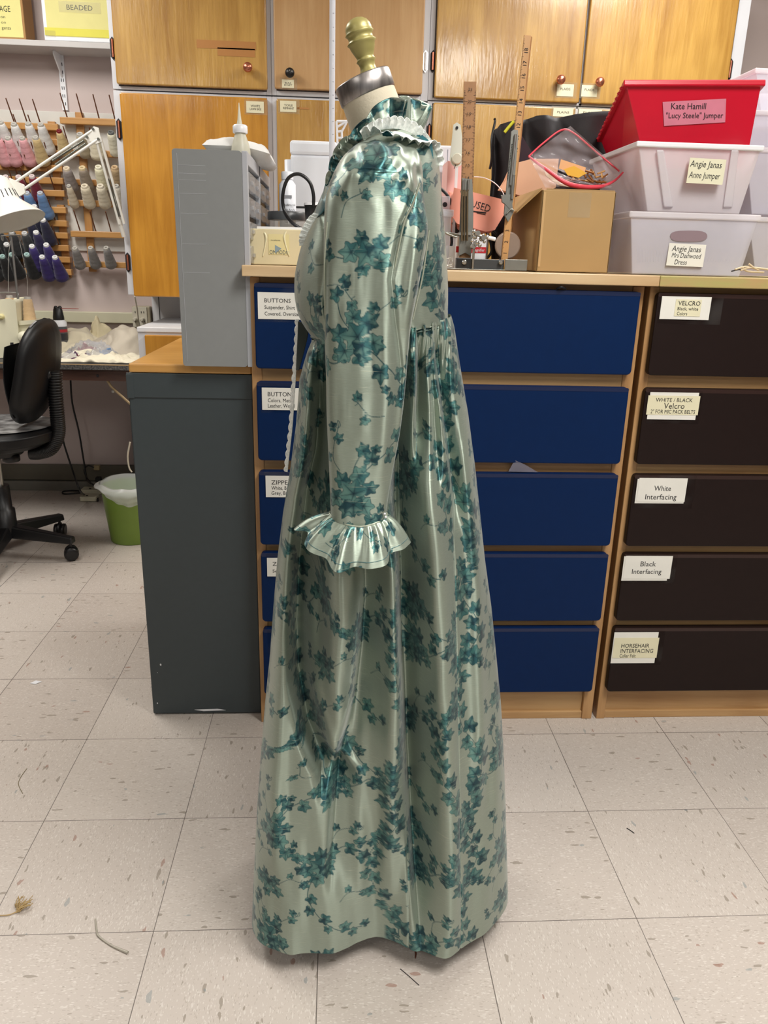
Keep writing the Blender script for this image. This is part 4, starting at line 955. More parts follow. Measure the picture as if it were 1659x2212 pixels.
# clear jar with dark lid
q = V(P(621,500,2.10).x, 2.10, CT); zt = P(621,458,2.10).z-CT; r_ = (P(662,470,2.10).x-P(580,470,2.10).x)/2
t = thing('jar', 'wide clear jar with a dark lid behind the cream carton', 'jar', q)
MB().lathe([(r_*0.9,0),(r_,0.004),(r_,zt-0.024),(r_*0.96,zt-0.018)], q, (0,0,1), 32, 0, True, False).build('glass', translucent('jar_plastic', (210,206,196), 0.35, 0.08, 0.1), t)
MB().lathe([(r_*1.02,zt-0.020),(r_*1.03,zt-0.016),(r_*1.03,zt-0.002),(r_*0.98,zt)], q, (0,0,1), 32).build('lid', mat('grey_lid', (74,76,78), 0.35), t)
MB().ball(q+V(-0.012,0,0.035), 0.040, 16, 0, 1, 0.9, 0.7).build('contents', mat('tan_contents', (206,176,116), 0.8, noise_amt=0.3, noise_scale=60), t)
# white sewing machine cover
M_cov = mat('cool_white_plastic', (236, 240, 248), 0.4)
YM = 2.20
t = thing('white_machine_case', 'tall white moulded sewing machine case behind the cable loop', 'case', (P(680,400,YM).x, YM+0.09, CT))
a = P(630, 575, YM); b_ = P(728, 306, YM)
z1 = P(680, 334, YM).z
MB().rbox((a.x, YM, CT+0.001), (b_.x, YM+0.17, z1), 0.008).build('case_body', M_cov, t, bevel=0.008)
MB().rbox((a.x-0.001, YM-0.004, z1-0.002), (b_.x, YM+0.174, b_.z), 0.008).build('case_top', M_cov, t, bevel=0.008)
MB().rbox((P(656,300,YM).x, YM+0.03, b_.z-0.002), (P(672,300,YM).x, YM+0.08, P(660,302,YM).z), 0.003).build('case_catch', M_cov, t, bevel=0.002)
# white text bottle left of the case, and roll behind
q = V(P(622,500,2.12).x, 2.12, CT); zt = P(620,388,2.12).z-CT
t = thing('white_bottle', 'slim white bottle with printed grey lettering behind the cable loop', 'bottle', q)
mb = MB().lathe([(0.019,0),(0.021,0.003),(0.021,zt-0.012),(0.012,zt),(0.011,zt+0.001)], q, (0,0,1), 24)
for i, (tx, w, h_) in enumerate((('Audimusik',0.030,0.006),('Dab.Artific',0.030,0.0055))):
    mb.text(tx, q+V(0.006,-0.0215,zt-0.060-i*0.012), (1,0,0), (0,0,1), w, h_, 1, 0.0006)
mb.box((q.x-0.008,q.y-0.0218,zt+CT-0.045), (q.x+0.012,q.y-0.0206,zt+CT-0.038), 2)
for k in range(3): mb.box((q.x-0.008,q.y-0.0218,zt+CT-0.095-k*0.007), (q.x+0.014,q.y-0.0206,zt+CT-0.0935-k*0.007), 2)
mb.build('body', [M_cov, M_ink, mat('print_grey', (150,152,158), 0.5)], t)
MB().lathe([(0.015,zt),(0.015,zt+0.016),(0.014,zt+0.018)], q, (0,0,1), 20).build('cap', M_cov, t)
a = P(617,382,2.28); b_=P(640,345,2.28)
tag(MB().lathe([(0.004,0),(0.017,0.0005),(0.017,b_.z-CT-0.0015),(0.004,b_.z-CT-0.001)], V((a.x+b_.x)/2,2.28,CT), (0,0,1), 24).build('white_roll', M_cov), 'plain white upright roll behind the printed bottle', 'roll')
# black cable loop
tag(MB().tube([P(677,446,2.0), P(677,420,2.0), P(668,392,2.0), P(645,376,2.0), P(622,386,2.0), P(611,420,2.0), P(614,455,2.0), P(632,482,1.98), P(660,498,1.98), P(690,505,1.98)], 0.0042, 10).build('black_cable', M_black), 'thick black cable looping up in front of the white case', 'cable')
q = P(676, 445, 2.02)
t = thing('spool_holder', 'black funnel-shaped holder with a white disc on top beside the dress front', 'holder', V(q.x,q.y,CT))
zb = P(676, 482, 2.02).z
MB().lathe([(0.010,CT-q.z+0.0005),(0.010,zb-q.z-0.002),(0.018,zb-q.z),(0.020,-0.006),(0.021,0)], q, (0,0,1), 24).build('cup', M_black, t)
MB().rbox((P(640,450,2.02).x, 2.01, q.z-0.006), (q.x, 2.03, q.z-0.002), 0.001).build('arm', M_black, t)
MB().lathe([(0.022,0.001),(0.022,0.006),(0.018,0.008)], q, (0,0,1), 24).build('disc', M_wplas, t)
# white panel behind the neck and the ladder-like bracket
M_cov2 = mat('cool_white_laminate', (232, 236, 244), 0.45)
for (x0, y0, x1, lab) in ((727, 312, 770, 'white sewing machine case between the pole and the dress front'), (930, 315, 990, 'white machine case behind the back of the dress')):
    a = P(x0, 570, 2.28); b_ = P(x1, y0, 2.28)
    t = thing('white_case', lab, 'case', ((a.x+b_.x)/2, 2.35, CT))
    mb = MB().rbox((a.x, 2.28, CT+0.001), (b_.x, 2.41, b_.z), 0.006); mb.build('case_body', M_cov2, t, bevel=0.005)
    MB().box(((a.x+b_.x)/2+0.002, 2.2792, CT+0.01), ((a.x+b_.x)/2+0.004, 2.2798, b_.z-0.01)).build('seam', mat('seam_grey', (150,156,170), 0.5), t)
YL = 2.22
mb = MB()
def bar(p, q_, w=0.003): 
    mb.tube([P(p[0],p[1],YL), P(q_[0],q_[1],YL)], w, 6, 0, 1)
for p, q_ in (((727,262),(730,328)), ((738,285),(740,328)), ((727,262),(750,262)), ((727,285),(738,283)), ((728,298),(738,298)), ((729,310),(739,310)), ((730,322),(740,322)), ((727,275),(750,262)), ((750,262),(745,272)), ((745,272),(738,285))): bar(p, q_)
mb.tube([P(730,328,YL), P(732,440,YL), V(P(733,500,YL).x, YL, CT)], 0.003, 6, 0, 1); mb.tube([P(740,328,YL), P(741,440,YL), V(P(741,500,YL).x, YL, CT)], 0.003, 6, 0, 1)
tag(mb.build('wire_bracket', M_wplas), 'white open plastic bracket with ladder rungs right of the white pole', 'bracket')
# tall white pole
q = V(P(722,560,2.30).x, 2.05, CT)
p0 = P(717, 300, 2.05)
t = thing('white_pole', 'slim white pole rising behind the dress form from the chest top', 'pole', V(p0.x, 2.05, CT))
MB().lathe([(0.0068,0.004),(0.0068,1.05)], V(p0.x, 2.05, CT), (0,0,1), 16).build('tube', mat('pole_enamel', (216,218,226), 0.3), t)
MB().lathe([(0.035,0.0005),(0.035,0.004),(0.012,0.008),(0.009,0.02)], V(p0.x, 2.05, CT), (0,0,1), 24).build('foot', M_wplas, t)
mb = MB()
for k in range(26): mb.box((p0.x+0.001, 2.0428, CT+0.30+k*0.028), (p0.x+0.004, 2.0434, CT+0.3008+k*0.028))
mb.build('marks', mat('faint_marks', (150,150,160), 0.5), t)
# pink/peach group
t, a, b_ = pbox('pink_folder_box', 957, 348, 1003, 560, 2.16, 0.10, M_pink, 'pale pink upright magazine box behind the rulers', 'box')
q = P(986, 318, 2.10)
t = thing('hanging_tag', 'white plastic tapered tag with a round button clipped before the pink box', 'tag', V(P(986,360,2.10).x, 2.10, CT))
pts = [(981,270),(987,266),(994,271),(1000,318),(1001,345),(995,356),(986,360),(978,355),(973,344),(976,316)]
mb = MB().prism([P(x, y, 2.10) for x, y in pts], (0,0.004,0)); mb.build('blade', mat('tag_white', (226,230,218), 0.4), t, bevel=0.0015)
c = P(987, 343, 2.098); mb = MB().lathe([(0.013,0),(0.013,0.003),(0.011,0.0045)], c, (0,-1,0), 24); mb.build('button', mat('tag_button', (216,214,196), 0.4), t)
c = P(987, 276, 2.098); mb = MB().lathe([(0.0034,0),(0.0034,0.0015)], c, (0,-1,0), 14); mb.tube([c+V(0.002,-0.0,-0.082), c+V(-0.002,0,-0.093)], 0.0009, 6, 0, 1); mb.build('hole', M_ink, t)
MB().box((P(984,360,2.1).x, 2.101, CT+0.001), (P(990,360,2.1).x, 2.104, P(987,356,2.1).z)).build('stem', M_wplas, t)
# tilted peach bin reading USED
YP = 2.06
pts = [(985,412),(1093,438),(1090,452),(1066,492),(1050,495),(990,478),(978,460)]
cc = P(1035,455,YP)
t = thing('peach_bin', 'tilted peach plastic bin with handwritten word USED between the two rulers', 'bin', V(cc.x, YP, CT))
mb = MB(); mb.prism([P(x, y, YP) for x, y in pts], (0,0.10,0)); mb.build('shell', M_peach, t, bevel=0.006, seg=3)
mb = MB(); x_d = (P(1060,452,YP)-P(1010,436,YP)).normalized(); y_d = Vector((-x_d.z, 0, x_d.x)); 
mb.text('USED', P(1039,445,YP-0.0005), x_d, y_d, (P(1060,452,YP)-P(1019,441,YP)).length, 0.017, 0, 0.0006)
mb.tube([P(1018,456,YP-0.001), P(1050,460,YP-0.001)], 0.0016, 6, 0, 1); mb.tube([P(1030,460,YP-0.001), P(1049,464,YP-0.001)], 0.0008, 6, 0, 1)
mb.build('handwriting', M_ink, t)
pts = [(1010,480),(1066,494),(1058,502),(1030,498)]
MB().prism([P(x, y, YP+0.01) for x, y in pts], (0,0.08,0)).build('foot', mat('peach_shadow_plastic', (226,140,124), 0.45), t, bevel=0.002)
MB().tube([P(1022,497,YP+0.05), V(P(1022,560,YP+0.05).x, YP+0.05, CT+0.002)], 0.003, 6, 0, 1).build('wire_leg', M_steel, t)
MB().tube([P(1055,497,YP+0.05), V(P(1050,560,YP+0.05).x, YP+0.05, CT+0.002)], 0.003, 6, 0, 1).build('wire_leg', M_steel, t)
tag(MB().tube([P(1024,382,2.12), P(1045,384,2.12), P(1068,395,2.12), P(1084,412,2.12), P(1090,425,2.12)], 0.0011, 6).build('white_wire', M_wplas), 'thin white wire arching behind the peach bin', 'wire')
# clear plastic tubs beside dress back
M_ctub = translucent('clear_tub', (222, 226, 234), 0.55, 0.12, 0.2)
for (x0, y0, x1, y1, lab) in ((935,424,973,458,'small clear plastic lid box with a black dot behind the back of the dress'),):
    t, a, b_ = pbox('clear_box', x0, y0, x1, y1, 2.10, 0.08, M_ctub, lab, 'box', base=P(950,458,2.10).z)
    c = P(961, 442, 2.099); MB().lathe([(0.006,0),(0.006,0.002)], c, (0,-1,0), 16).build('black_dot', M_ink, t)
def taper(name, x0, x1, y0, y1, tx, Y, depth, m_, label, cat, rim=0.004, zb=CT+0.001, parent=None):
    """open tub: top width x0..x1 px, bottom inset tx px"""
    A = P(x0,y0,Y); B = P(x1,y0,Y); C = P(x0+tx,y1,Y); D = P(x1-tx,y1,Y); zt = (A.z+B.z)/2
    t = thing(name, label, cat, ((A.x+B.x)/2, Y+depth/2, zb))
    return t, A, B, C, D, zt
t, A, B, C, D, zt = taper('clear_cup', 935, 979, 456, 560, 8, 2.02, 0.09, M_ctub, 'clear plastic tub with a flat rim between the dress back and the first ruler', 'tub')
mb = MB().hexa([V(C.x,2.03,CT+.001), V(D.x,2.03,CT+.001), V(D.x,2.10,CT+.001), V(C.x,2.10,CT+.001), V(A.x,2.025,zt), V(B.x-0.002,2.025,zt), V(B.x-0.002,2.105,zt), V(A.x,2.105,zt)]); mb.build('wall', M_ctub, t, bevel=0.004)
MB().rbox((A.x-0.002,2.02,zt-0.012), (B.x+0.002,2.11,zt+0.004), 0.004, axis='z').build('rim', M_ctub, t, bevel=0.002)
# black cords
for i, (pts, lab) in enumerate((([(935,398),(955,410),(972,432),(980,470),(985,510),(975,560)], 'black cord curving down beside the pink box'),
     ([(978,480),(990,500),(1020,488),(1050,500),(1062,540),(1050,560)], 'black cord looping under the peach bin'),
     ([(1060,493),(1078,512),(1092,540),(1080,562)], 'black cord to the right of the peach bin'),
     ([(968,490),(976,520),(970,550)], 'short black cord stub behind the clear tub'))):
    tag(MB().tube([P(x, y, 2.13-0.01*i) for x, y in pts], 0.0038).build('power_cable', M_black), lab, 'cord')
# white and red carton
t, a, b_ = pbox('red_white_carton', 985, 512, 1052, 560, 2.00, 0.06, M_wplas, 'small white carton with a red band behind the ruler clamps', 'box')
mb = MB(); card(mb, 985, 533, 1050, 546, 1.9996, [('Magnifier',.55,.95,.5,.5)], 0, 1); mb.build('red_band', [mat('red_band', (196,34,44), 0.4), M_wplas], t)
t, a, b_ = pbox('small_clear_box', 960, 532, 992, 560, 2.03, 0.05, M_wplas, 'small white plastic box at the foot of the clear tub', 'box')

# wooden rulers on metal stands
M_rule = wood('ruler_beech', (208, 160, 104), (190, 140, 84), rough=0.45, coat=0.1, axis='Z', bump=0.1)
M_ruleD = wood('ruler_beech_dark', (178, 132, 86), (158, 112, 70), rough=0.5, coat=0.05, axis='Z', bump=0.1)
M_galv = mat('galvanised_steel', (142, 142, 136), 0.38, metal=0.75, noise_amt=0.12, noise_scale=30)
M_bronze = mat('aged_brass', (128, 112, 88), 0.35, metal=0.7)
YRu = 1.95
def ruler(label, top, bot, wpx, yaw, Y, mface, ticks, numbers, nflip=False, brand=''):
    a = P(*bot, Y); b_ = P(*top, Y); a.z = max(a.z, CT+0.002)
    ax = (b_-a).normalized(); L = (b_-a).length; w = wpx*Y*0.97/F_PX
    wd = Vector((math.cos(yaw), -math.sin(yaw), 0)); wd = (wd-ax*wd.dot(ax)).normalized(); nd = wd.cross(ax).normalized()  # faces camera (-y)
    if nd.y > 0: nd = -nd
    t = thing('hem_ruler', label, 'ruler', a)
    c = [a-wd*w/2, a+wd*w/2, a+wd*w/2-nd*0.005, a-wd*w/2-nd*0.005]
    MB().hexa([*c, *[q+ax*L for q in c]]).build('stick', mface, t, bevel=0.0008)
    mb = MB(); n_in = int(L/0.0254)
    for k in range(n_in*8):
        z = 0.006+k*0.0254/8; ln = w*(0.30 if k % 8 == 0 else 0.20 if k % 4 == 0 else 0.12)
        if z > L-0.004: break
        for s_ in ((-1, 1) if ticks == 2 else (-1,)):
            e = a+ax*z+wd*(s_*w/2)+nd*0.0003
            mb.prism([e-ax*0.0003, e-wd*(s_*ln)-ax*0.0003, e-wd*(s_*ln)+ax*0.0003, e+ax*0.0003], nd*0.0002)
    for k in range(1, n_in+1):
        z = 0.006+k*0.0254
        if z > L-0.006 or not numbers: continue
        mb.text(str(k), a+ax*z+nd*0.0003, wd if not nflip else ax, ax if not nflip else -wd, None, 0.0085, 0, 0.0004)
    mb.build('scale_marks', M_ink, t)
    return t, a, ax, wd, nd, w, L
t, a, ax, wd, nd, w, L = ruler('wide wooden ruler standing upright in a metal bracket nearest the dress', (1016,176), (1004,576), 25, 0.0, 1.97, M_ruleD, 2, False)
mb = MB()
for k, yy in ((21,193),(20,219),(19,246),(18,274),(17,302),(16,330),(15,357),(14,384)):
    cpos = P(1016-(yy-176)*0.03, yy, 1.967); mb.text(str(k), cpos, (1,0,0), (0,0,1), 0.009, 0.006, 0, 0.0006)
mb.build('numbers', M_ink, t)
# its bracket
def pl(mb, pts, Y, d, mi=0): return mb.prism([P(x, y, Y) for x, y in pts], (0, d, 0), mi)
mb = MB(); pl(mb, [(1000,386),(1019,388),(1022,440),(1021,500),(1017,552),(1005,545),(992,551),(996,440)], 1.962, 0.006); mb.build('bracket_plate', M_galv, t, bevel=0.001)
mb = MB()
for xx in (999, 1004, 1010): mb.tube([P(xx,410,1.955), P(xx-1,520,1.955)], 0.0022, 8, 0, 1)
pl(mb, [(994,411),(999,414),(1004,411),(1009,414),(1012,409),(1008,424),(998,424)], 1.954, 0.004)
mb.build('spring_rods', M_bronze, t)
mb = MB()
for xx in (1003, 1012): mb.tube([P(xx,388,1.958), P(xx-1,412,1.958)], 0.0024, 8, 0, 1)
pl(mb, [(991,502),(1018,502),(1018,508),(991,508)], 1.956, 0.010); mb.build('clamp_band', M_steel, t)
t2, a, ax, wd, nd, w, L = ruler('tall narrow wooden yardstick leaning slightly right in its metal slide', (1140,76), (1088,576), 14, 0.0, 1.95, M_rule, 1, True, nflip=True)
off = wd*(w/2)+V(0.0025,0.001,0)
MB().hexa([a+wd*w/2-nd*0.005, a+wd*w/2+V(0.005,0.012,0), a+wd*w/2+V(0.005,0.014,0), a+wd*w/2-nd*0.007]+[q+ax*L for q in (a+wd*w/2-nd*0.005, a+wd*w/2+V(0.005,0.012,0), a+wd*w/2+V(0.005,0.014,0), a+wd*w/2-nd*0.007)]).build('stick_edge', M_ruleD, t2)
mb = MB(); pl(mb, [(1106,284),(1110,281),(1118,282),(1118,300),(1110,400),(1106,440),(1092,440),(1096,400)], 1.945, 0.007); mb.build('slide', M_galv, t2, bevel=0.001)
mb = MB(); 
for k in range(24):
    f = k/24; mb.ball(P(1106-10*f, 312+80*f, 1.9442), 0.0012, 6)
mb.build('slide_holes', M_ink, t2)
mb = MB(); mb.tube([P(1114,290,1.940), P(1103,400,1.940)], 0.003, 8, 0, 1); mb.tube([P(1110,378,1.938), P(1106,430,1.938)], 0.0038, 8, 0, 1); mb.build('slide_rod', M_steel, t2)
mb = MB(); pl(mb, [(1085,422),(1104,420),(1108,434),(1102,452),(1092,440),(1086,436)], 1.940, 0.012); pl(mb, [(1092,440),(1106,438),(1108,460),(1098,478),(1090,462)], 1.941, 0.008); mb.tube([P(1094,462,1.936), P(1104,452,1.936), P(1110,456,1.936)], 0.002); mb.build('slide_clamp', M_galv, t2, bevel=0.0008)
# metal base bars on the chest top
a = P(1005,560,1.95); b_ = P(1137,578,1.95)
t = thing('metal_stand_base', 'low grey metal channel base carrying the two ruler stands', 'stand', V((a.x+b_.x)/2, 1.97, CT))
xa = P(963,570,1.93).x; xm = P(1016,570,1.93).x; xc = P(1090,570,1.93).x; xd = P(1138,570,1.93).x; zt = P(1050,560,1.93).z
MB().box((xm, 1.935, CT+0.002), (xc, 1.98, zt)).build('channel', mat('dark_channel', (74,76,78), 0.4, metal=0.5), t, bevel=0.001)
MB().box((xc, 1.925, CT+0.001), (xd, 1.929, zt+0.001)).build('end_plate', M_galv, t, bevel=0.0005)
MB().box((xa, 1.925, CT+0.001), (xd, 1.99, CT+0.0025)).build('foot_plate', M_galv, t, bevel=0.0005)
MB().box((P(986,570,1.93).x, 1.93, CT+0.004), (xm, 1.95, P(1000,557,1.93).z)).build('left_block', M_black, t, bevel=0.001)
for px_, py_ in ((1003,567),(1082,567)):
    c = P(px_, py_, 1.928); MB().lathe([(0.006,0),(0.006,0.002),(0.003,0.004)], c, (0,-1,0), 16).build('screw', M_steel, t)
# helping-hand clamp with magnifier
YH = 1.93
q = P(1040,520,YH)
t = thing('helping_hand', 'chrome articulated clamp with a tarnished round magnifier between the rulers', 'clamp', V(q.x, YH, CT))
mb = MB(); mb.tube([P(1020,505,YH), P(1062,516,YH)], 0.0035, 8, 0, 1)
random.seed(11)
for x, y, r in ((1024,500,5),(1026,512,6),(1034,506,5),(1040,516,6),(1044,508,4),(1052,512,5),(1030,524,6),(1024,533,5),(1036,530,5),(1046,522,4),(1020,520,4)):
    mb.ball(P(x,y,YH+random.uniform(-.01,.006)), r*0.0010, 10)
for x, y in ((1032,504),(1028,526),(1044,514),(1022,532)): mb.lathe([(0.006,-0.003),(0.0065,0),(0.006,0.003)], P(x,y,YH-0.008), (0.3,-1,0.2), 12)
mb.build('joints', M_steel, t)
MB().tube([P(1024,530,YH), V(P(1022,560,YH).x, YH, CT+0.003)], 0.003, 8, 0, 1).build('post', M_steel, t)
MB().tube([P(1054,513,YH), P(1070,517,YH)], 0.0045, 10, 0, 1).build('lens_arm', M_wplas, t)
c = P(1096,530,YH+0.03); r_ = (P(1124,530,YH+0.03).x-P(1068,530,YH+0.03).x)/2
mb = MB().lathe([(r_*0.9,0),(r_,0.001),(r_,0.004),(r_*0.9,0.005)], c, (0.1,-1,0), 36); mb.build('lens', mat('tarnished_disc', (160,140,126), 0.35, metal=0.3), t)
MB().tube([P(962,502,YH), P(992,508,YH), P(985,512,YH), P(964,504,YH)], 0.0028, 6, 0, 1).build('clip_arm', M_galv, t)
# bulldog wire clips
mb = MB()
for pts in ([(964,572),(972,554),(982,574),(974,576)], [(970,572),(976,552),(980,570)], [(962,560),(974,556),(978,572),(966,574)]):
    mb.tube([P(x, y, 1.91-0.004*len(mb.f)/400) for x, y in pts]+[P(*pts[0], 1.91)], 0.0009, 6, 0, 1)
tag(mb.build('wire_clips', M_steel), 'little heap of bent steel wire clips beside the back of the dress', 'clips')

# black bag behind
M_bag = mat('black_nonwoven', (34, 30, 34), 0.7, rgb2=(30,26,28), bump=0.4, bump_scale=50)
M_plum = mat('plum_lining', (46, 20, 36), 0.7, noise_amt=0.2)
YBg = 2.28
t = thing('black_bag', 'black shopping bag with thin handles standing behind the yardstick and carton', 'bag', V(P(1180,560,YBg).x, YBg, CT))
top = [(1062,300),(1082,268),(1118,262),(1160,250),(1200,252),(1240,248),(1330,240)]
def bag(u, v):
    k = u*(len(top)-1); i = min(len(top)-2, int(k)); f = k-i
    x = top[i][0]*(1-f)+top[i+1][0]*f; y = top[i][1]*(1-f)+top[i+1][1]*f
    q = P(x, y*(1-v)+560*v, YBg)
    q.y += 0.012*math.sin(u*19)+0.03*noise.noise(Vector((u*5, v*3, 0)))
    q.x += 0.01*v*noise.noise(Vector((u*3, v*5, 9)))
    q.z = max(q.z, CT+0.001)
    return q
MB().grid(bag, 60, 30).build('front', M_bag, t, solid=0.002)
MB().grid(lambda u, v: bag(u, v)+V(0,0.11*min(1,u*4),0), 40, 12).build('back', M_bag, t, solid=0.002)
px_prism(MB(), [(1090,272),(1114,270),(1150,330),(1148,420),(1100,400)], YBg-0.016, 0.002).build('plum_panel', M_plum, t)
MB().tube([P(1068,256,YBg), P(1069,264,YBg), P(1062,300,YBg-0.02), P(1062,340,YBg-0.02), P(1058,365,YBg-0.01)], 0.0032).build('handle', M_black, t)
tag(MB().tube([P(1110,262,YBg-0.03), P(1098,276,YBg-0.03), P(1090,286,YBg-0.03)], 0.004).build('yellow_strap', mat('neon_yellow', (214,216,50), 0.5)), 'short neon yellow strap on the black bag', 'strap')
tag(px_prism(MB(), [(1090,405),(1098,392),(1112,360),(1150,350),(1200,350),(1195,400),(1140,420)], 2.20, 0.03).build('tissue_packet', mat('peach_tissue', (236,190,156), 0.7, bump=0.5, bump_scale=25), bevel=0.008), 'crumpled peach tissue packet behind the cardboard carton', 'packet')

# cardboard box (open)
M_cb = mat('brown_cardboard', (176, 142, 92), 0.65, noise_amt=0.06, noise_scale=12)
M_cbi = mat('cardboard_inside', (168, 134, 88), 0.7)
Yb0 = 1.905
A = P(1167,578,Yb0); B = P(1319,582,Yb0); zt = P(1250,412,Yb0).z
Bx = P(1330,412,Yb0).x; Ax = P(1165,412,Yb0).x; bw = 0.30
t = thing('cardboard_carton', 'open brown cardboard carton with a taped front, right of the yardstick', 'box', V((A.x+B.x)/2, Yb0+bw/2, CT))
x0_, x1_ = (A.x+Ax)/2-0.001, (B.x+Bx)/2-0.002
mb = MB(); mb.box((x0_, Yb0, CT+0.001), (x1_, Yb0+0.004, zt)); mb.box((x0_, Yb0+bw, CT+0.001), (x1_, Yb0+bw+0.004, zt)); mb.box((x0_, Yb0, CT+0.001), (x0_+0.004, Yb0+bw, zt)); mb.box((x1_-0.004, Yb0, CT+0.001), (x1_, Yb0+bw, zt)); mb.box((x0_, Yb0, CT+0.001), (x1_, Yb0+bw, CT+0.004))
mb.build('walls', M_cb, t, bevel=0.0015)
mb = MB(); mb.prism([V(x0_, Yb0+0.006, zt), V(x0_, Yb0+bw-0.01, zt), V(x0_-0.045, Yb0+bw-0.02, zt-0.042), V(x0_-0.050, Yb0+0.03, zt-0.050)], (0,0,0.004)); mb.build('left_flap', M_cb, t, bevel=0.001)
mb = MB(); mb.prism([V(x0_+0.01, Yb0+0.001, zt), V(x1_-0.003, Yb0+0.001, zt), V(x1_-0.012, Yb0+0.06, zt-0.035), V(x0_+0.018, Yb0+0.06, zt-0.035)], (0,0,0.003)); mb.build('front_flap', M_cbi, t)
mb = MB(); card(mb, 1168, 415, 1173, 576, Yb0-0.0004, [], 0, 0); mb.build('corner_crease', mat('crease', (196,160,110), 0.6), t)
mb = MB(); card(mb, 1228, 416, 1276, 470, Yb0-0.0004, [], 0, 0); mb.build('clear_tape', [M_tape], t)
# zip bag with jewellery resting on the carton
M_zip = translucent('zip_film', (226, 216, 222), 0.30, 0.12, 0.05)
M_zr = mat('red_zip', (226, 72, 88), 0.35)
YZ = 2.00
def zp(x, y, dy=0.0): return P(x, y, YZ+dy)
t = thing('zip_bag', 'clear zip bag with red seals holding tan trinkets on the cardboard carton', 'bag', V(P(1240,410,YZ).x, YZ, zt+0.002))
c1, c2, c3, c4 = (1142,338), (1232,272), (1346,372), (1318,404)
def film(u, v):   # back face between the red seals
    x = (c1[0]*(1-u)+c2[0]*u)*(1-v)+(1290*(1-u)+c3[0]*u)*v; y = (c1[1]*(1-u)+c2[1]*u)*(1-v)+(406*(1-u)+c3[1]*u)*v
    return P(x, y, YZ+0.04+0.02*math.sin(u*3.1)*math.sin(v*3.1)+0.012*noise.noise(Vector((u*5,v*5,2))))
def film2(u, v):  # lower front face
    x0q = 1142*(1-u)+1322*u; y0q = 338*(1-u)+400*u+14*math.sin(math.pi*u)
    x1q = 1178*(1-u)+1320*u; y1q = 405
    return P(x0q*(1-v)+x1q*v, y0q*(1-v)+y1q*v, YZ-0.03+0.02*math.sin(u*3)+0.012*noise.noise(Vector((u*6,v*4,7))))
mb = MB().grid(film, 24, 24); mb.grid(film2, 24, 14); mb.build('film', M_zip, t)
mb = MB(); mb.tube([zp(1142,338), zp(1180,366,-0.02), zp(1230,398,-0.03), zp(1290,404,-0.02), zp(1325,392), zp(1346,372,0.01)], [0.002,0.004,0.0055,0.005,0.003,0.002], 8)
mb.tube([zp(1142,338,.01), zp(1175,308,.03), zp(1213,281,.04), zp(1240,288,.05), zp(1290,330,.05), zp(1338,370,.03)], 0.0022, 8); mb.build('red_seal', M_zr, t)
mb = MB(); random.seed(3)
for k in range(26):
    q = P(1215+random.uniform(0,95), 378+random.uniform(-8,16), YZ+random.uniform(-0.01,0.05)); a_ = random.uniform(0, 3.1)
    d = V(math.cos(a_), 0.3, math.sin(a_)*0.5)*0.012
    mb.tube([q-d, q+d], 0.0022, 6, 0 if k % 3 else 1, 1)
mb.build('trinkets', [mat('bronze_bits', (150,96,48), 0.35, metal=0.5), mat('gold_bits', (214,170,110), 0.3, metal=0.5)], t)
px_prism(MB(), [(1212,344),(1266,362),(1260,380),(1207,364)], YZ+0.015, 0.001).build('peach_card', mat('peach_card', (238,182,128), 0.6), t)
px_prism(MB(), [(1218,366),(1240,358),(1268,374),(1250,384),(1226,378)], YZ+0.008, 0.001).build('yellow_card', mat('yellow_card', (240,184,60), 0.6), t)
px_prism(MB(), [(1172,360),(1210,384),(1230,404),(1206,400),(1180,380)], YZ+0.012, 0.004).build('cream_card', mat('cream_card', (236,216,186), 0.6), t)
# ------------------------------------------------------------------ storage tubs
def tub(name, label, T4, B4, m_, rim_m=None, rim=0.010, lip=0.012, ribs=0, wall=0.003, bev=0.006, groups=None):
    """T4/B4: front-left, front-right, back-right, back-left corners of rim and base"""
    lo = min(p.z for p in B4); cx = sum(p.x for p in B4)/4; cy = sum(p.y for p in B4)/4
    t = thing(name, label, 'tub', V(cx, cy, lo))
    def inset(ps, d):
        c = sum(ps, Vector())/4
        return [p+(c-p).normalized()*d for p in ps]
    Ti = inset(T4, wall*2); Bi = [p+V(0,0,wall) for p in inset(B4, wall*2)]
    mb = MB(); vs = list(B4)+list(T4)+Bi+Ti
    fs = [(3,2,1,0)]+[(i,(i+1)%4,4+(i+1)%4,4+i) for i in range(4)]+[(4+i,4+(i+1)%4,12+(i+1)%4,12+i) for i in range(4)]+[(8+i,12+i,12+(i+1)%4,8+(i+1)%4) for i in range(4)]+[(8,9,10,11)]
    mb.add(vs, fs); mb.build('body', m_, t, bevel=bev)
    c = sum(T4, Vector())/4
    To = [p+(p-c).normalized()*lip for p in T4]
    mb = MB(); up = (T4[1]-T4[0]).cross(T4[3]-T4[0]).normalized()
    if up.z < 0: up = -up
    vs = [p-up*rim*0.5 for p in To]+[p+up*rim*0.5 for p in To]+[p-up*rim*0.5 for p in Ti]+[p+up*rim*0.5 for p in Ti]
    fs = []
    for i in range(4):
        j = (i+1)%4; fs += [(i,j,4+j,4+i),(4+i,4+j,12+j,12+i),(12+i,12+j,8+j,8+i),(8+i,8+j,j,i)]
    mb.add(vs, fs); mb.build('rim', rim_m or m_, t, bevel=0.003)
    return t
M_fro = translucent('frosted_plastic', (244, 240, 244), 0.72, 0.25, 0.35)
M_fro2 = translucent('cloudy_plastic', (232, 230, 240), 0.58, 0.25, 0.3)
M_redt = mat('red_plastic', (204, 12, 44), 0.35, coat=0.2)
M_redf = mat('red_plastic_panel', (180, 26, 58), 0.35)
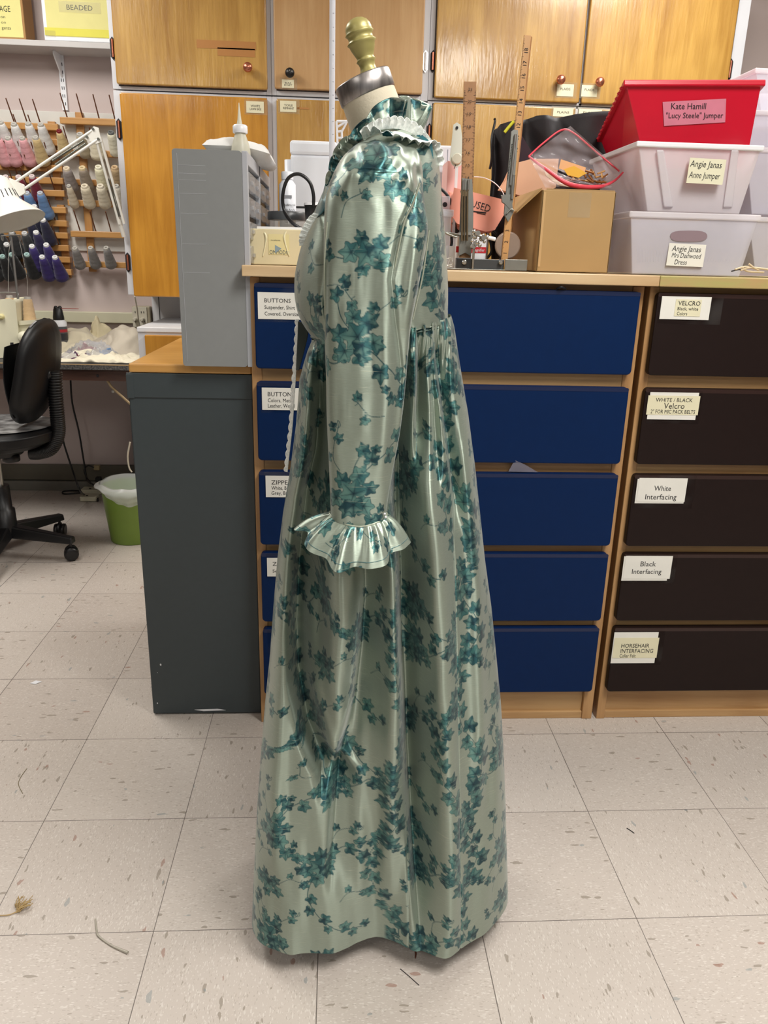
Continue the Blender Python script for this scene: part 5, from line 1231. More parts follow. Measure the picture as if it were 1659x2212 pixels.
# lower tub
Yt = 1.90; Db = 0.30
def rect(x0, x1, y, Y, D, z=None, grow=0.0):
    a = P(x0, y, Y); b_ = P(x1, y, Y); zz = z if z is not None else (a.z+b_.z)/2
    return [V(a.x,Y,zz), V(b_.x,Y,zz), V(b_.x+grow,Y+D,zz), V(a.x-grow,Y+D,zz)]
T_ = rect(1362, 1640, 467, Yt-0.006, Db+0.03); B_ = rect(1366, 1600, 580, Yt+0.004, Db, CT+0.001)
t = tub('storage_tub', 'clear ribbed tub with an oval handle hole, under the white tub on the right chest', T_, B_, M_fro2, M_fro, rim=0.014, lip=0.006)
mb = MB()
for k in range(38):
    f = k/37; xa = 1375+f*245; xb = 1377+f*215
    if 1446 < xa < 1532: continue
    mb.tube([P(xa, 500, Yt-0.002), P(xb, 566, Yt+0.002)], 0.0008, 4, 0, 1)
mb.build('ribs', M_fro2, t)
mb = MB(); pts = []
for k in range(20):
    a_ = 2*math.pi*k/20; pts.append((1488+math.copysign(abs(math.cos(a_))**0.6, math.cos(a_))*40, 510+math.copysign(abs(math.sin(a_))**0.8, math.sin(a_))*12))
px_prism(mb, pts, Yt-0.004, 0.0015); mb.build('handle_hole', mat('mauve_inside', (138,118,126), 0.6), t)
mb = MB(); card(mb, 1442, 527, 1522, 575, Yt-0.003, [('Angie Janas',.10,.88,.22,.25),('Mrs Dashwood',.12,.9,.52,.22),('Dress',.22,.55,.82,.22)], 0, 1, tilt=-0.02, shear=0.15); mb.build('label_card', [M_paper, M_ink], t)
# upper white tub
zb2 = T_[0].z+0.009
Yu2 = 1.895
T2 = rect(1378, 1645, 316, Yu2, 0.34); B2 = rect(1398, 1598, 455, Yu2+0.03, 0.28, zb2)
t = tub('storage_tub', 'frosted white tub with a cream handwritten card, holding the red tub', T2, B2, M_fro, M_wplas, rim=0.012, lip=0.008)
for (xa, xb, ya, yb) in ((1426,1444,318,452),(1588,1572,318,452)):
    MB().hexa([P(xb-10,yb-4,Yu2+0.022), P(xb+10,yb-4,Yu2+0.022), P(xb+10,yb-4,Yu2+0.036), P(xb-10,yb-4,Yu2+0.036), P(xa-8,ya+6,Yu2-0.006), P(xa+8,ya+6,Yu2-0.006), P(xa+8,ya+6,Yu2+0.006), P(xa-8,ya+6,Yu2+0.006)]).build('corner_rib', M_fro, t, bevel=0.003)
mb = MB(); card(mb, 1486, 343, 1565, 397, Yu2-0.004, [('Angie Janas',.04,.90,.22,.26),('Anne Jumper',.05,.90,.66,.26)], 0, 1, tilt=-0.02, shear=0.12); mb.build('label_card', [mat('ivory_card', (224,220,192), 0.6), M_ink], t)
# a box face visible inside the tub (pinkish red glow comes from the red tub above it)
# red tub: leaning back inside the white tub
FL = P(1352,181,1.93); FR = P(1645,181,1.93); BLk = P(1296,300,2.26); sh_ = BLk-FL; BRk = FR+sh_
bl_ = P(1392,330,1.99); br_ = P(1608,322,1.99); 
zlow = B2[0].z+0.03
bfl = V(bl_.x, 1.97, T2[0].z-0.04); bfr = V(br_.x, 1.97, T2[0].z-0.04)
bbl = V(bl_.x+0.004, 2.15, T2[0].z-0.07); bbr = V(br_.x-0.004, 2.15, T2[0].z-0.07)
t = tub('red_tub', 'bright red plastic tub tilted in the white tub, with a pink handwritten label', [FL, FR, BRk, BLk], [bfl, bfr, bbr, bbl], M_redt, M_redt, rim=0.014, lip=0.010, bev=0.008)
fc = (FL+FR+bfl+bfr)/4; xd = (FR-FL).normalized(); yd = ((FL+FR)/2-(bfl+bfr)/2).normalized(); nd = xd.cross(yd)
def on_front(x, y):   # hit of the pixel ray on the front panel plane
    d = ray(x, y); o = V(0,0,EYE); tt = (fc-o).dot(nd)/d.dot(nd); return o+d*tt
mb = MB(); q4 = [on_front(x, y)+nd*0.0012 for x, y in ((1434,272),(1566,264),(1568,213),(1431,220))]
mb.prism(q4, nd*0.0004, 0)
mb.text('Kate Hamill', on_front(1487,229)+nd*0.0018, xd, yd, 0.082, 0.013, 1, 0.0004, 0.1)
mb.text('"Lucy Steele" Jumper', on_front(1500,249)+nd*0.0018, xd, yd, 0.135, 0.012, 1, 0.0004, 0.1)
mb.build('label_card', [mat('pink_label', (218,130,150), 0.55, noise_amt=0.1), M_ink], t)
mb = MB()
for i in range(12):
    f = (i+0.5)/12; p = FL.lerp(BLk, f); mb.ball(p+V(-0.006,0,-0.004), 0.006, 8, 0, 1, 0.9, 0.6)
mb.build('rim_ribs', M_redt, t)
# far right clear tubs behind
for (x0, x1, y0, y1, Y, lab) in ((1618,1790,470,580,2.02,'cloudy clear tub at the right frame edge behind the handle-hole tub'),
                              (1612,1790,320,462,2.04,'cloudy tub at the right frame edge level with the white tub'),
                              (1605,1790,240,316,2.06,'clear tub at the right frame edge beside the red tub'),
                              (1632,1790,150,236,2.08,'clear ribbed tub on top of the right-hand stack')):
    zb = PZ(0,0,0).z if False else P(x0, y1, Y).z
    zb = max(zb, CT+0.001)
    T_r = rect(x0, x1, y0+6, Y, 0.28); B_r = rect(x0+12, x1-12, y1, Y+0.01, 0.26, zb)
    tub('clear_tub', lab, T_r, B_r, M_fro2, M_fro, rim=0.012, lip=0.005)
# pale clips / twigs on right chest top
mb = MB()
for pts in ([(1588,584),(1610,578),(1632,582)], [(1600,586),(1622,580),(1660,584)], [(1618,572),(1628,580),(1640,586)], [(1604,580),(1616,588),(1650,590)]):
    mb.tube([P(x, y-2, 1.83+0.002*i_) for i_, (x, y) in enumerate(pts)], 0.0022, 6)
tag(mb.build('wooden_clips', mat('pale_twig', (214,196,166), 0.6)), 'small heap of pale wooden clips at the right end of the chest top', 'clips')
tag(MB().tube([P(1580,586,1.85), P(1600,582,1.85), P(1620,586,1.85)], 0.0016, 6).build('black_hairpin', M_ink), 'black wire pin beside the pale clips', 'pin')
# ------------------------------------------------------------------ ivy print (drawn once into an array, sampled at the cloth's vertices)
TW, TH, RES = 0.30, 0.42, 2500.0
GW, GH = int(TW*RES), int(TH*RES)
BASE = np.array(lin((165, 178, 165)))
ivy = np.tile(BASE, (GH, GW, 1)).astype(np.float32)
rngp = random.Random(21)
def patch(cx, cy, r):
    """pixel index window with wrap; returns (rows, cols, X, Y) metres relative to centre"""
    n = int(r*RES)+3; iy = int(cy*RES); ix = int(cx*RES)
    rr = np.arange(iy-n, iy+n+1); cc = np.arange(ix-n, ix+n+1)
    Y, X = np.meshgrid((rr+0.5)/RES-cy, (cc+0.5)/RES-cx, indexing='ij')
    return rr % GH, cc % GW, X, Y
C_MID, C_LT, C_DK, C_DEEP = [np.array(lin(c)) for c in ((66,120,120), (122,162,152), (36,86,94), (16,48,62))]
PA = np.radians([0, 12, 24, 36, 52, 66, 80, 98, 118, 136, 158, 180]); PR = np.array([1.10, .84, .66, .68, .92, .80, .60, .66, .80, .70, .50, .14])
def leaf(cx, cy, s, rot, tone=0.5, wide=1.0):
    rr, cc, X, Y = patch(cx, cy, s*1.16)
    c, sn = math.cos(rot), math.sin(rot); lx = X*c+Y*sn; ly = (-X*sn+Y*c)/wide
    lx = lx+0.08*s; r = np.hypot(lx, ly)/s; a = np.arctan2(ly, lx); aa = np.abs(a)
    f = np.interp(aa, PA, PR); ins = r < f
    sub = ivy[np.ix_(rr, cc)]
    hi, lo = (C_LT*0.45+C_MID*0.55, C_DK*0.45+C_MID*0.55) if tone > 0.55 else ((C_MID, C_DK) if tone > 0.2 else (C_DK*0.6+C_MID*0.4, C_DEEP*0.5+C_DK*0.5))
    side = np.clip(0.5+ly/s*2.6, 0, 1)[..., None]
    col = lo*(1-side)+hi*side
    lobe = np.clip(np.cos((aa-math.radians(30))*3.0)*1.0+0.1, 0, 1)*np.clip(1.2-np.abs(r-0.55)*3.0, 0, 1)
    col = col*(1-0.55*lobe[..., None])+C_LT*0.55*lobe[..., None]
    deep = np.clip(1-r/0.26, 0, 1)[..., None]; col = col*(1-deep*0.8)+C_DEEP*deep*0.8
    for va in (0.0, math.radians(53), -math.radians(53), math.radians(118), -math.radians(118)):
        d = np.abs(lx*math.sin(va)-ly*math.cos(va)); on = (lx*math.cos(va)+ly*math.sin(va)) > 0
        v = (np.clip(1-d/(s*0.055*(1.1-np.clip(r, 0, 1))), 0, 1)*on*(r < f*0.84))[..., None]; col = col*(1-v*0.85)+C_DEEP*v*0.85
    ed = (f-r)*s; edge = (ed < 0.00085)[..., None]; col = np.where(edge, C_DEEP*0.55+C_DK*0.45, col)
    sub = np.where(ins[..., None], col, sub); ivy[np.ix_(rr, cc)] = sub
def stroke(pts, w, col=C_DK):
    pts = np.array(pts, float); q = []
    for i in range(len(pts)-1):
        p0 = pts[max(i-1,0)]; p1 = pts[i]; p2 = pts[i+1]; p3 = pts[min(i+2,len(pts)-1)]
        for t in np.linspace(0, 1, 40, endpoint=False): q.append(0.5*((2*p1)+(p2-p0)*t+(2*p0-5*p1+4*p2-p3)*t*t+(3*p1-p0-3*p2+p3)*t**3))
    q.append(pts[-1])
    for x, y in q:
        rr, cc, X, Y = patch(x, y, w); sub = ivy[np.ix_(rr, cc)]; sub[np.hypot(X, Y) < w/2] = col; ivy[np.ix_(rr, cc)] = sub
    return q
def cm(*p): return [(x/100, y/100) for x, y in p]
def cluster(x, y, s, rot, n=6, bud=True):
    """overlapping leaves round a big one, with a twig of buds"""
    if bud:
        a = rot+1.2; e = (x+2.9*s*math.cos(a), y+2.9*s*math.sin(a)); stroke(cm((x,y), (x+1.6*s*math.cos(a+.2), y+1.6*s*math.sin(a+.2)), e), 0.0013)
        leaf(e[0]/100, e[1]/100, s*.62/100, a+.5, 0.3); leaf((e[0]+.8*s*math.cos(a-1.3))/100, (e[1]+.8*s*math.sin(a-1.3))/100, s*.5/100, a-.9, 0.1, .8)
    for k in range(n):
        a = rot+k*2*math.pi/n+rngp.uniform(-.18, .18); d = s*(1.12+0.12*(k % 2))
        leaf((x+d*math.cos(a))/100, (y+d*math.sin(a))/100, s*rngp.uniform(.72, 1.0)/100, a+rngp.uniform(-.35, .35), [0.1, .7, .4, .8, .15, .6][k % 6], rngp.uniform(.85, 1.05))
    leaf(x/100, y/100, s*1.15/100, rot+2.2, 0.8); leaf((x+.5*s*math.cos(rot-1.6))/100, (y+.9*s*math.sin(rot-1.6))/100, s*.85/100, -1.5+rot*.2, 0.12)
def vine(pts, step, s, side0=1, jit=0.3):
    q = stroke(cm(*pts), 0.0016); acc = 0; side = side0
    for i in range(1, len(q)):
        dx, dy = q[i][0]-q[i-1][0], q[i][1]-q[i-1][1]; acc += math.hypot(dx, dy)
        if acc > step/100:
            acc = 0; a = math.atan2(dy, dx)+side*rngp.uniform(.5, 1.2); ss = s*rngp.uniform(.78, 1.1)/100
            leaf(q[i][0]+math.cos(a)*ss*.7, q[i][1]+math.sin(a)*ss*.7, ss, a+rngp.uniform(-jit, jit), rngp.random(), rngp.uniform(.8, 1.05)); side = -side
def sprig(x, y, a, n=3, s=1.15):
    """thin twig with small leaves ending in a curl"""
    pts = [(x+k*1.9*math.cos(a+.25*math.sin(k*1.7)), y+k*1.9*math.sin(a+.35*math.sin(k*1.7))) for k in range(n+1)]
    e = pts[-1]; curl = [(e[0]+.5*math.cos(a)+.45*math.cos(a+2+q), e[1]+.5*math.sin(a)+.45*math.sin(a+2+q)) for q in (3.9, 3.1, 2.0, 1.0, 0.0)]
    stroke(cm(*(pts+curl)), 0.0010)
    for k in range(1, n+1):
        b = a+(1 if k % 2 else -1)*1.1; leaf((pts[k][0]+.7*s*math.cos(b))/100, (pts[k][1]+.7*s*math.sin(b))/100, s*rngp.uniform(.8, 1.1)/100, b, rngp.random(), .9)
# trailing columns
vine([(4,-3),(7.5,4),(7.5,10),(4,16),(2.5,22),(5,27),(7.5,32),(5,37),(4,39),(7.5,46)], 1.75, 1.95)
vine([(5,27),(9,25.5),(13,28),(17,26),(20,23),(24,22),(28,25),(35,27)], 2.2, 1.6)
vine([(7.5,6),(11,4),(15,6),(18.5,3.5),(22,1),(26,2),(30,-1),(34,-3)], 2.3, 1.6, -1)
cluster(14.5,29,2.05,0.2); cluster(23.5,22.5,2.0,1.5); cluster(14,7.5,2.0,0.9); cluster(24,2.2,1.9,2.4,5); cluster(24.5,37,1.95,1.1,6); cluster(14.5,17.5,1.7,2.0,5)
vine([(15,31),(18,34),(22,36.5),(27,36),(31,38.5),(34,39)], 2.3, 1.45)
vine([(23,21),(22,16.5),(23.5,12.5),(27,9),(31,8)], 2.2, 1.45, -1)
sprig(16,8.5,1.1,3); sprig(12.5,32,1.9,3); sprig(26,26,0.9,3,1.2); sprig(9.5,13.5,-.3,2); sprig(17,18.5,.3,2,1.0); sprig(18,39.5,2.8,2); sprig(27.5,15,.4,2,1.0); sprig(11,21.5,.9,2,1.0)
# soften slightly
ivy = (ivy*2+np.roll(ivy,1,0)+np.roll(ivy,-1,0)+np.roll(ivy,1,1)+np.roll(ivy,-1,1))/6
def sample_print(U, Vv):
    x = (U*RES) % GW; y = (Vv*RES) % GH; x0 = np.floor(x).astype(int); y0 = np.floor(y).astype(int); fx = (x-x0)[..., None]; fy = (y-y0)[..., None]
    x0 %= GW; y0 %= GH; x1 = (x0+1) % GW; y1 = (y0+1) % GH
    return (ivy[y0,x0]*(1-fx)+ivy[y0,x1]*fx)*(1-fy)+(ivy[y1,x0]*(1-fx)+ivy[y1,x1]*fx)*fy
ANISO = 0.25
def silk(name, rough=0.43, metal=0.62, attr=True, rgb=(164,171,153)):
    m = bpy.data.materials.new(name); m.use_nodes = True; nt = m.node_tree; L = nt.links; b = nt.nodes['Principled BSDF']
    tc = nt.nodes.new('ShaderNodeTexCoord')
    def nz(scale, mapscale, det=3):
        mp = nt.nodes.new('ShaderNodeMapping'); mp.inputs['Scale'].default_value = mapscale; L.new(tc.outputs['Object'], mp.inputs[0])
        n = nt.nodes.new('ShaderNodeTexNoise'); n.inputs['Scale'].default_value = scale; n.inputs['Detail'].default_value = det; L.new(mp.outputs[0], n.inputs['Vector']); return n
    if attr:
        at = nt.nodes.new('ShaderNodeAttribute'); at.attribute_name = 'print'; src = at.outputs['Color']
    else:
        rg = nt.nodes.new('ShaderNodeRGB'); rg.outputs[0].default_value = (*lin(rgb), 1); src = rg.outputs[0]
    slub = nz(1.0, (30, 30, 900), 2); r = nt.nodes.new('ShaderNodeValToRGB'); r.color_ramp.elements[0].position = 0.66; r.color_ramp.elements[1].position = 0.72
    r.color_ramp.elements[0].color = (0,0,0,1); r.color_ramp.elements[1].color = (1,1,1,1); L.new(slub.outputs[0], r.inputs[0])
    mx = nt.nodes.new('ShaderNodeMix'); mx.data_type = 'RGBA'; mu = nt.nodes.new('ShaderNodeMath'); mu.operation = 'MULTIPLY'; mu.inputs[1].default_value = 0.55
    L.new(r.outputs[0], mu.inputs[0]); L.new(mu.outputs[0], mx.inputs['Factor']); L.new(src, mx.inputs[6]); mx.inputs[7].default_value = (*lin((200, 206, 186)), 1)
    fine = nz(1.0, (120, 120, 1400), 2)
    m2 = nt.nodes.new('ShaderNodeMix'); m2.data_type = 'RGBA'; m2.blend_type = 'MULTIPLY'; mr = nt.nodes.new('ShaderNodeMath'); mr.operation = 'MULTIPLY'; mr.inputs[1].default_value = 0.35
    L.new(fine.outputs[0], mr.inputs[0]); L.new(mr.outputs[0], m2.inputs['Factor']); L.new(mx.outputs[2], m2.inputs[6]); m2.inputs[7].default_value = (*lin((178, 170, 150)), 1)
    L.new(m2.outputs[2], b.inputs['Base Color'])
    bp = nt.nodes.new('ShaderNodeBump'); bp.inputs['Strength'].default_value = 0.22; bp.inputs['Distance'].default_value = 0.0006
    ad = nt.nodes.new('ShaderNodeMath'); ad.operation = 'ADD'; L.new(fine.outputs[0], ad.inputs[0]); L.new(r.outputs[0], ad.inputs[1])
    L.new(ad.outputs[0], bp.inputs['Height']); L.new(bp.outputs[0], b.inputs['Normal'])
    b.inputs['Roughness'].default_value = rough; b.inputs['Metallic'].default_value = metal; b.inputs['Sheen Weight'].default_value = 0.25; b.inputs['Sheen Roughness'].default_value = 0.4
    b.inputs['Specular IOR Level'].default_value = 0.6
    tg = nt.nodes.new('ShaderNodeTangent'); tg.direction_type = 'RADIAL'; tg.axis = 'Z'; L.new(tg.outputs[0], b.inputs['Tangent'])
    b.inputs['Anisotropic'].default_value = 0.85; b.inputs['Anisotropic Rotation'].default_value = ANISO
    return m
M_silk = silk('printed_silk')
M_teal = silk('teal_satin', 0.30, 0.25, False, (30, 104, 116))
M_lace = mat('white_lace', (250, 251, 247), 0.75, rgb2=(214,220,216), noise_scale=260, bump=0.8, bump_scale=300)
def sheet(name, A, parent, U=None, Vv=None, m_=None, closed=False, solid=0.0):
    """A: (nr, nc, 3) world positions"""
    nr, nc, _ = A.shape; off = np.array(ORG[parent.name])
    me = bpy.data.meshes.new(name); n = nr*nc
    me.vertices.add(n); me.vertices.foreach_set('co', (A.reshape(-1,3)-off).astype(np.float32).ravel())
    i, j = np.meshgrid(np.arange(nr-1), np.arange(nc if closed else nc-1), indexing='ij'); i = i.ravel(); j = j.ravel(); j2 = (j+1) % nc
    F = np.stack([i*nc+j, i*nc+j2, (i+1)*nc+j2, (i+1)*nc+j], 1).astype(np.int32)
    nf = len(F); me.loops.add(nf*4); me.loops.foreach_set('vertex_index', F.ravel()); me.polygons.add(nf)
    me.polygons.foreach_set('loop_start', np.arange(0, nf*4, 4, dtype=np.int32)); me.polygons.foreach_set('loop_total', np.full(nf, 4, dtype=np.int32))
    me.polygons.foreach_set('use_smooth', np.ones(nf, dtype=bool)); me.materials.append(m_ or M_silk)
    if U is not None:
        c = sample_print(U, Vv).reshape(-1, 3); ca = me.color_attributes.new('print', 'BYTE_COLOR', 'POINT')
        ca.data.foreach_set('color', np.concatenate([c, np.ones((n,1))], 1).astype(np.float32).ravel())
    me.update(calc_edges=True)
    o = bpy.data.objects.new(name, me); COL.objects.link(o); o.parent = parent; ORG[o.name] = tuple(off)
    if solid:
        md = o.modifiers.new('thickness', 'SOLIDIFY'); md.thickness = solid; md.offset = 0
    return o
def arc(A):  # cumulative length along columns of each row
    d = np.linalg.norm(np.diff(A, axis=1), axis=2); return np.concatenate([np.zeros((A.shape[0],1)), np.cumsum(d, 1)], 1)
def vlen(A):
    d = np.linalg.norm(np.diff(A, axis=0), axis=2).mean(1); return np.concatenate([[0], np.cumsum(d)])
_pn = np.random.RandomState(5).rand(64, 64).astype(np.float32)
def vnoise(x, y):
    x0 = np.floor(x).astype(int); y0 = np.floor(y).astype(int); fx = x-x0; fy = y-y0; fx = fx*fx*(3-2*fx); fy = fy*fy*(3-2*fy)
    g = lambda a, b: _pn[b % 64, a % 64]
    return (g(x0,y0)*(1-fx)+g(x0+1,y0)*fx)*(1-fy)+(g(x0,y0+1)*(1-fx)+g(x0+1,y0+1)*fx)*fy-0.5
YD = 1.18          # depth of the dress's centre line
def trackXZ(pts, Y):   # pixel track -> (Z ascending, X)
    q = sorted([(P(x, y, Y).z, P(x, y, Y).x) for x, y in pts]); return np.array([a for a, _ in q]), np.array([b for _, b in q])
LZ, LX = trackXZ([(673,708),(664,732),(655,765),(647,800),(640,900),(628,1000),(612,1100),(600,1200),(592,1300),(585,1400),(575,1500),(567,1600),(560,1700),(555,1800),(551,1900),(549,1962)], YD)
RZ, RX = trackXZ([(965,690),(978,730),(990,800),(1008,900),(1022,1000),(1033,1100),(1044,1200),(1058,1300),(1068,1400),(1078,1500),(1084,1600),(1088,1700),(1091,1800),(1094,1900),(1094,1930)], YD)
HEM = 0.045; ZT = 1.098
PLEATS = [  # pixel tracks of folds, width (m), depth (m; + is a hollow)
 ([(700,735),(702,800),(698,900),(690,1000),(668,1100),(652,1250),(645,1400),(650,1500),(672,1610),(705,1680)], .019, .026),
 ([(672,1250),(690,1320),(690,1420)], .012, .008),
 ([(800,1215),(803,1300),(795,1420),(780,1530),(748,1640),(735,1760),(725,1900)], .018, .012),
 ([(868,830),(872,900),(874,1000),(870,1100),(880,1250),(882,1400),(888,1500),(897,1700),(906,1880),(918,2040)], .015, .020),
 ([(953,740),(968,860),(985,980),(1000,1120)], .008, .012), ([(915,745),(917,830),(913,930)], .007, .012), ([(935,740),(941,840),(948,960),(950,1040)], .006, .007),
 ([(1010,1150),(1030,1350)], .012, .006), ([(1060,1650),(1066,1800)], .012, .006),
 ([(735,1210),(738,1350),(728,1480),(735,1600)], .020, -.010), ([(848,1210),(850,1400),(850,1600),(846,1800),(830,1950)], .017, -.013),
 ([(925,1050),(943,1200),(955,1400),(965,1600),(970,1800),(975,1980)], .022, -.016), ([(605,1150),(602,1300),(598,1500),(592,1700),(590,1900)], .018, -.010),
 ([(1020,1000),(1036,1250),(1045,1450),(1048,1700)], .014, -.008), ([(680,1500),(720,1620),(770,1680)], .012, -.008), ([(655,900),(645,1000),(628,1100)], .014, -.008),
 ([(930,760),(934,900)], .006, -.006), ([(900,760),(892,900),(890,1010)], .009, -.009), ([(770,1750),(780,1900),(790,1990)], .016, -.006)]
def fold_field(X, Z, Y):
    D = np.zeros_like(X)
    for pts, w, d in PLEATS:
        tz, tx = trackXZ(pts, Y); c = np.interp(Z, tz, tx); zl, zh = tz[0], tz[-1]
        fade = 1/(1+np.exp(-(Z-zl+0.01)/0.018))*1/(1+np.exp((Z-zh-0.01)/0.018))
        if zl < 0.12: fade = 1/(1+np.exp((Z-zh-0.01)/0.018))
        if d > 0.011:   # big hollows: a steep side and a long side facing front-left
            q = X-c+w*0.4; ww = np.where(q < 0, w*0.55, w*1.7); D += 2.9*d*np.exp(-np.abs(q/ww)**1.8)*fade
        else: D += 2.0*d*np.exp(-np.abs((X-c)/w)**2.2)*fade
    return D
dress_root = thing('dress', 'sage green silk gown with teal ivy print and ruffled cuff, hanging on the dress form', 'dress', V(0.09, YD, HEM))
def super_half(phi, a, b, n):
    c, s = np.cos(phi), np.sin(phi); return -a*np.sign(c)*np.abs(c)**(2/n), b*np.abs(s)**(2/n)
def skirt():
    nr = 760; z = np.linspace(ZT, HEM, nr)[:, None]; t = (ZT-z)/(ZT-HEM)
    xl = np.interp(z[:,0], LZ, LX)[:, None]; xr = np.interp(z[:,0], RZ, RX)[:, None]
    # waist line rises toward the back
    xc = (xl+xr)/2; a = (xr-xl)/2; nn = 2.1+0.7*t
    bn = 0.105+0.035*t**0.8
    def half(phi, near):
        nl = nn+t**2*np.where(phi[None, :] < math.pi/2, 1.6, -0.2)*np.abs(np.cos(phi[None, :]))**0.5
        X0, Yb = super_half(phi[None, :], 1.0, 1.0, nl); X = xc+a*X0
        if near:
            zz = z+0*X
            Y = YD-bn*Yb
            hemd = -0.002+0.036*np.exp(-((X-0.075)/0.055)**2)-0.012*np.exp(-((X-0.19)/0.04)**2)+0.030*np.clip((X-0.23)/0.1, 0, 1)
            w = np.clip((t-0.35)/0.65, 0, 1)**1.3
            edge = np.clip(Yb, 0, 1)**0.7
            fol = fold_field(X, zz, YD-0.13)*np.clip((ZT+0.01-zz)/0.06, 0, 1)
            gath = (0.0035*np.sin((X-xc)*430+np.sin(z*60))+0.002*np.sin((X-xc)*1010))*np.exp(-(ZT-zz)/0.05)
            nsy = 0.010*vnoise(X*26+3, zz*5+7)*np.clip(t*3, 0.3, 1)+0.003*vnoise(X*70, zz*16+2)
            Y = Y+(hemd*w+fol*(1-0.85*w*w)+gath+nsy)*edge
        else:
            Y = YD+(0.105+0.10*t)*Yb+(0.012*np.sin(X0*13+1.0)*np.clip(t*2, 0, 1)*Yb)
        return X, Y
    pn = np.linspace(0, math.pi, 760); Xn, Yn = half(pn, True)
    pf = np.linspace(math.pi, 0, 220)[1:-1]; Xf, Yf = half(pf, False)
    X = np.concatenate([Xn, Xf], 1); Y = np.concatenate([Yn, Yf], 1)
    xs = (X-xc)/a
    Z = z+0*X; Z = Z+(-0.020*np.clip(-xs, -1, 1)+0.0)*(1-t)**6
    A = np.stack([X, Y, Z], 2)
    ac = arc(A); sx = np.interp(z[:,0], *trackXZ([(868,720),(870,1000),(873,1250),(874,1500),(878,1750),(884,2010)], YD-0.13))
    k = np.array([np.interp(sx[i], Xn[i], ac[i,:760]) for i in range(nr)])[:, None]
    U = ac-k
    sx2 = np.interp(z[:,0], *trackXZ([(960,760),(985,1100),(990,1400),(992,1700),(995,2020)], YD-0.13))
    k2 = np.array([np.interp(sx2[i], Xn[i], ac[i,:760]) for i in range(nr)])[:, None]-k
    seamd = np.minimum(np.abs(U), np.abs(U-k2))
    A[:, :760, 1] += (0.0022*np.exp(-(seamd/0.0022)**2))[:, :760]
    Vv = Z+0*U
    U2 = np.where(U < 0, U+0.10, np.where(U < k2, U+0.213, U-k2+0.03)); Vv = np.where(U < 0, Vv, np.where(U < k2, Vv+0.17, Vv+0.09))
    return sheet('skirt', A, dress_root, U2, Vv, closed=True)
skirt()
def lerp_rows(rows, n):
    rows = np.array(rows, float); k = np.linspace(0, len(rows)-1, n); out = np.zeros((n, rows.shape[1]))
    idx = np.arange(len(rows))
    # smooth (catmull) interpolation
    for c in range(rows.shape[1]):
        v = rows[:, c]; i = np.minimum(k.astype(int), len(rows)-2); f = k-i
        p0 = v[np.maximum(i-1,0)]; p1 = v[i]; p2 = v[i+1]; p3 = v[np.minimum(i+2, len(rows)-1)]
        out[:, c] = 0.5*((2*p1)+(p2-p0)*f+(2*p0-5*p1+4*p2-p3)*f*f+(3*p1-p0-3*p2+p3)*f**3)
    return out
BOD = [ # px y, left, right, half-width in depth
 (712,678,966,.105),(700,660,966,.108),(680,646,966,.112),(650,638,966,.116),(620,636,966,.118),(590,638,965,.120),(560,644,963,.121),(530,652,961,.122),(500,662,959,.123),
 (470,676,956,.124),(440,690,953,.125),(410,705,950,.124),(380,722,947,.120),(350,740,944,.110),(325,758,940,.096),(305,775,932,.078),(290,790,922,.062),(280,800,912,.052)]
def bodice():
    rows = []
    for y, xl, xr, hw in BOD: rows.append((P((xl+xr)/2, y, YD).z, P(xl, y, YD).x, P(xr, y, YD).x, hw))
    R = lerp_rows(rows, 420); nr = len(R); phi = np.linspace(0, 2*math.pi, 761)[:-1][None, :]
    xc = ((R[:,1]+R[:,2])/2)[:, None]; a = ((R[:,2]-R[:,1])/2)[:, None]; hw = R[:,3][:, None]; z = R[:,0][:, None]
    X = xc-a*np.cos(phi); Y = YD-hw*np.sign(np.sin(phi))*np.abs(np.sin(phi))**0.9
    t = np.linspace(0, 1, nr)[:, None]
    D = 0.006*vnoise(X*40, z*22)+0.004*vnoise(X*90+4, z*30)+0.004*np.sin((X-xc)*300)*np.exp(-t/0.08)
    tz, tx = trackXZ([(685,640),(692,690),(698,715)], YD-0.1); D = D+0.014*np.exp(-((X-np.interp(z, tz, tx))/0.008)**2)*np.exp(-((z-1.12)/0.035)**2)
    nx = -np.cos(phi); ny = -np.sin(phi); Y = Y-D*ny*-1; X = X-D*nx*0.3
    Z = z+0.020*np.cos(phi)*-1*np.exp(-t/0.06)+0*X
    A = np.stack([X, Y, Z], 2); U = arc(A)
    return sheet('bodice', A, dress_root, U+0.07, Z+0.05+0*U, closed=True)
bodice()
# dark green waist seam piping
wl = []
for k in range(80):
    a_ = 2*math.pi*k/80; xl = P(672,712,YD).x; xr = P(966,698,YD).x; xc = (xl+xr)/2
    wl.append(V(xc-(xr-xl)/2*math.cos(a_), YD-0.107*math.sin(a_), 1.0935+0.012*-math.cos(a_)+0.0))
MB().tube(wl+[wl[0]], 0.0012, 6, 0, 1).build('waist_seam', mat('dark_seam_green', (74,92,84), 0.6), dress_root)
YSl = 1.035
SLV = [ # y, left, right, half thickness, centre depth
 (303,800,872,.004,1.150),(306,784,884,.022,1.128),(318,762,900,.038,1.098),(335,744,910,.046,1.080),(355,730,915,.049,1.066),(380,718,917,.048,1.056),(410,708,917,.045,1.048),(440,702,920,.042,1.042),(480,700,926,.040,1.038),
 (530,699,922,.038,1.035),(580,699,912,.037,1.032),(640,700,900,.036,1.030),(700,701,889,.035,1.028),(760,702,883,.034,1.027),(820,704,878,.033,1.026),(880,705,872,.032,1.025),
 (940,707,864,.031,1.024),(1000,710,853,.030,1.023),(1060,713,842,.029,1.022),(1100,714,836,.028,1.022),(1130,716,833,.027,1.022)]
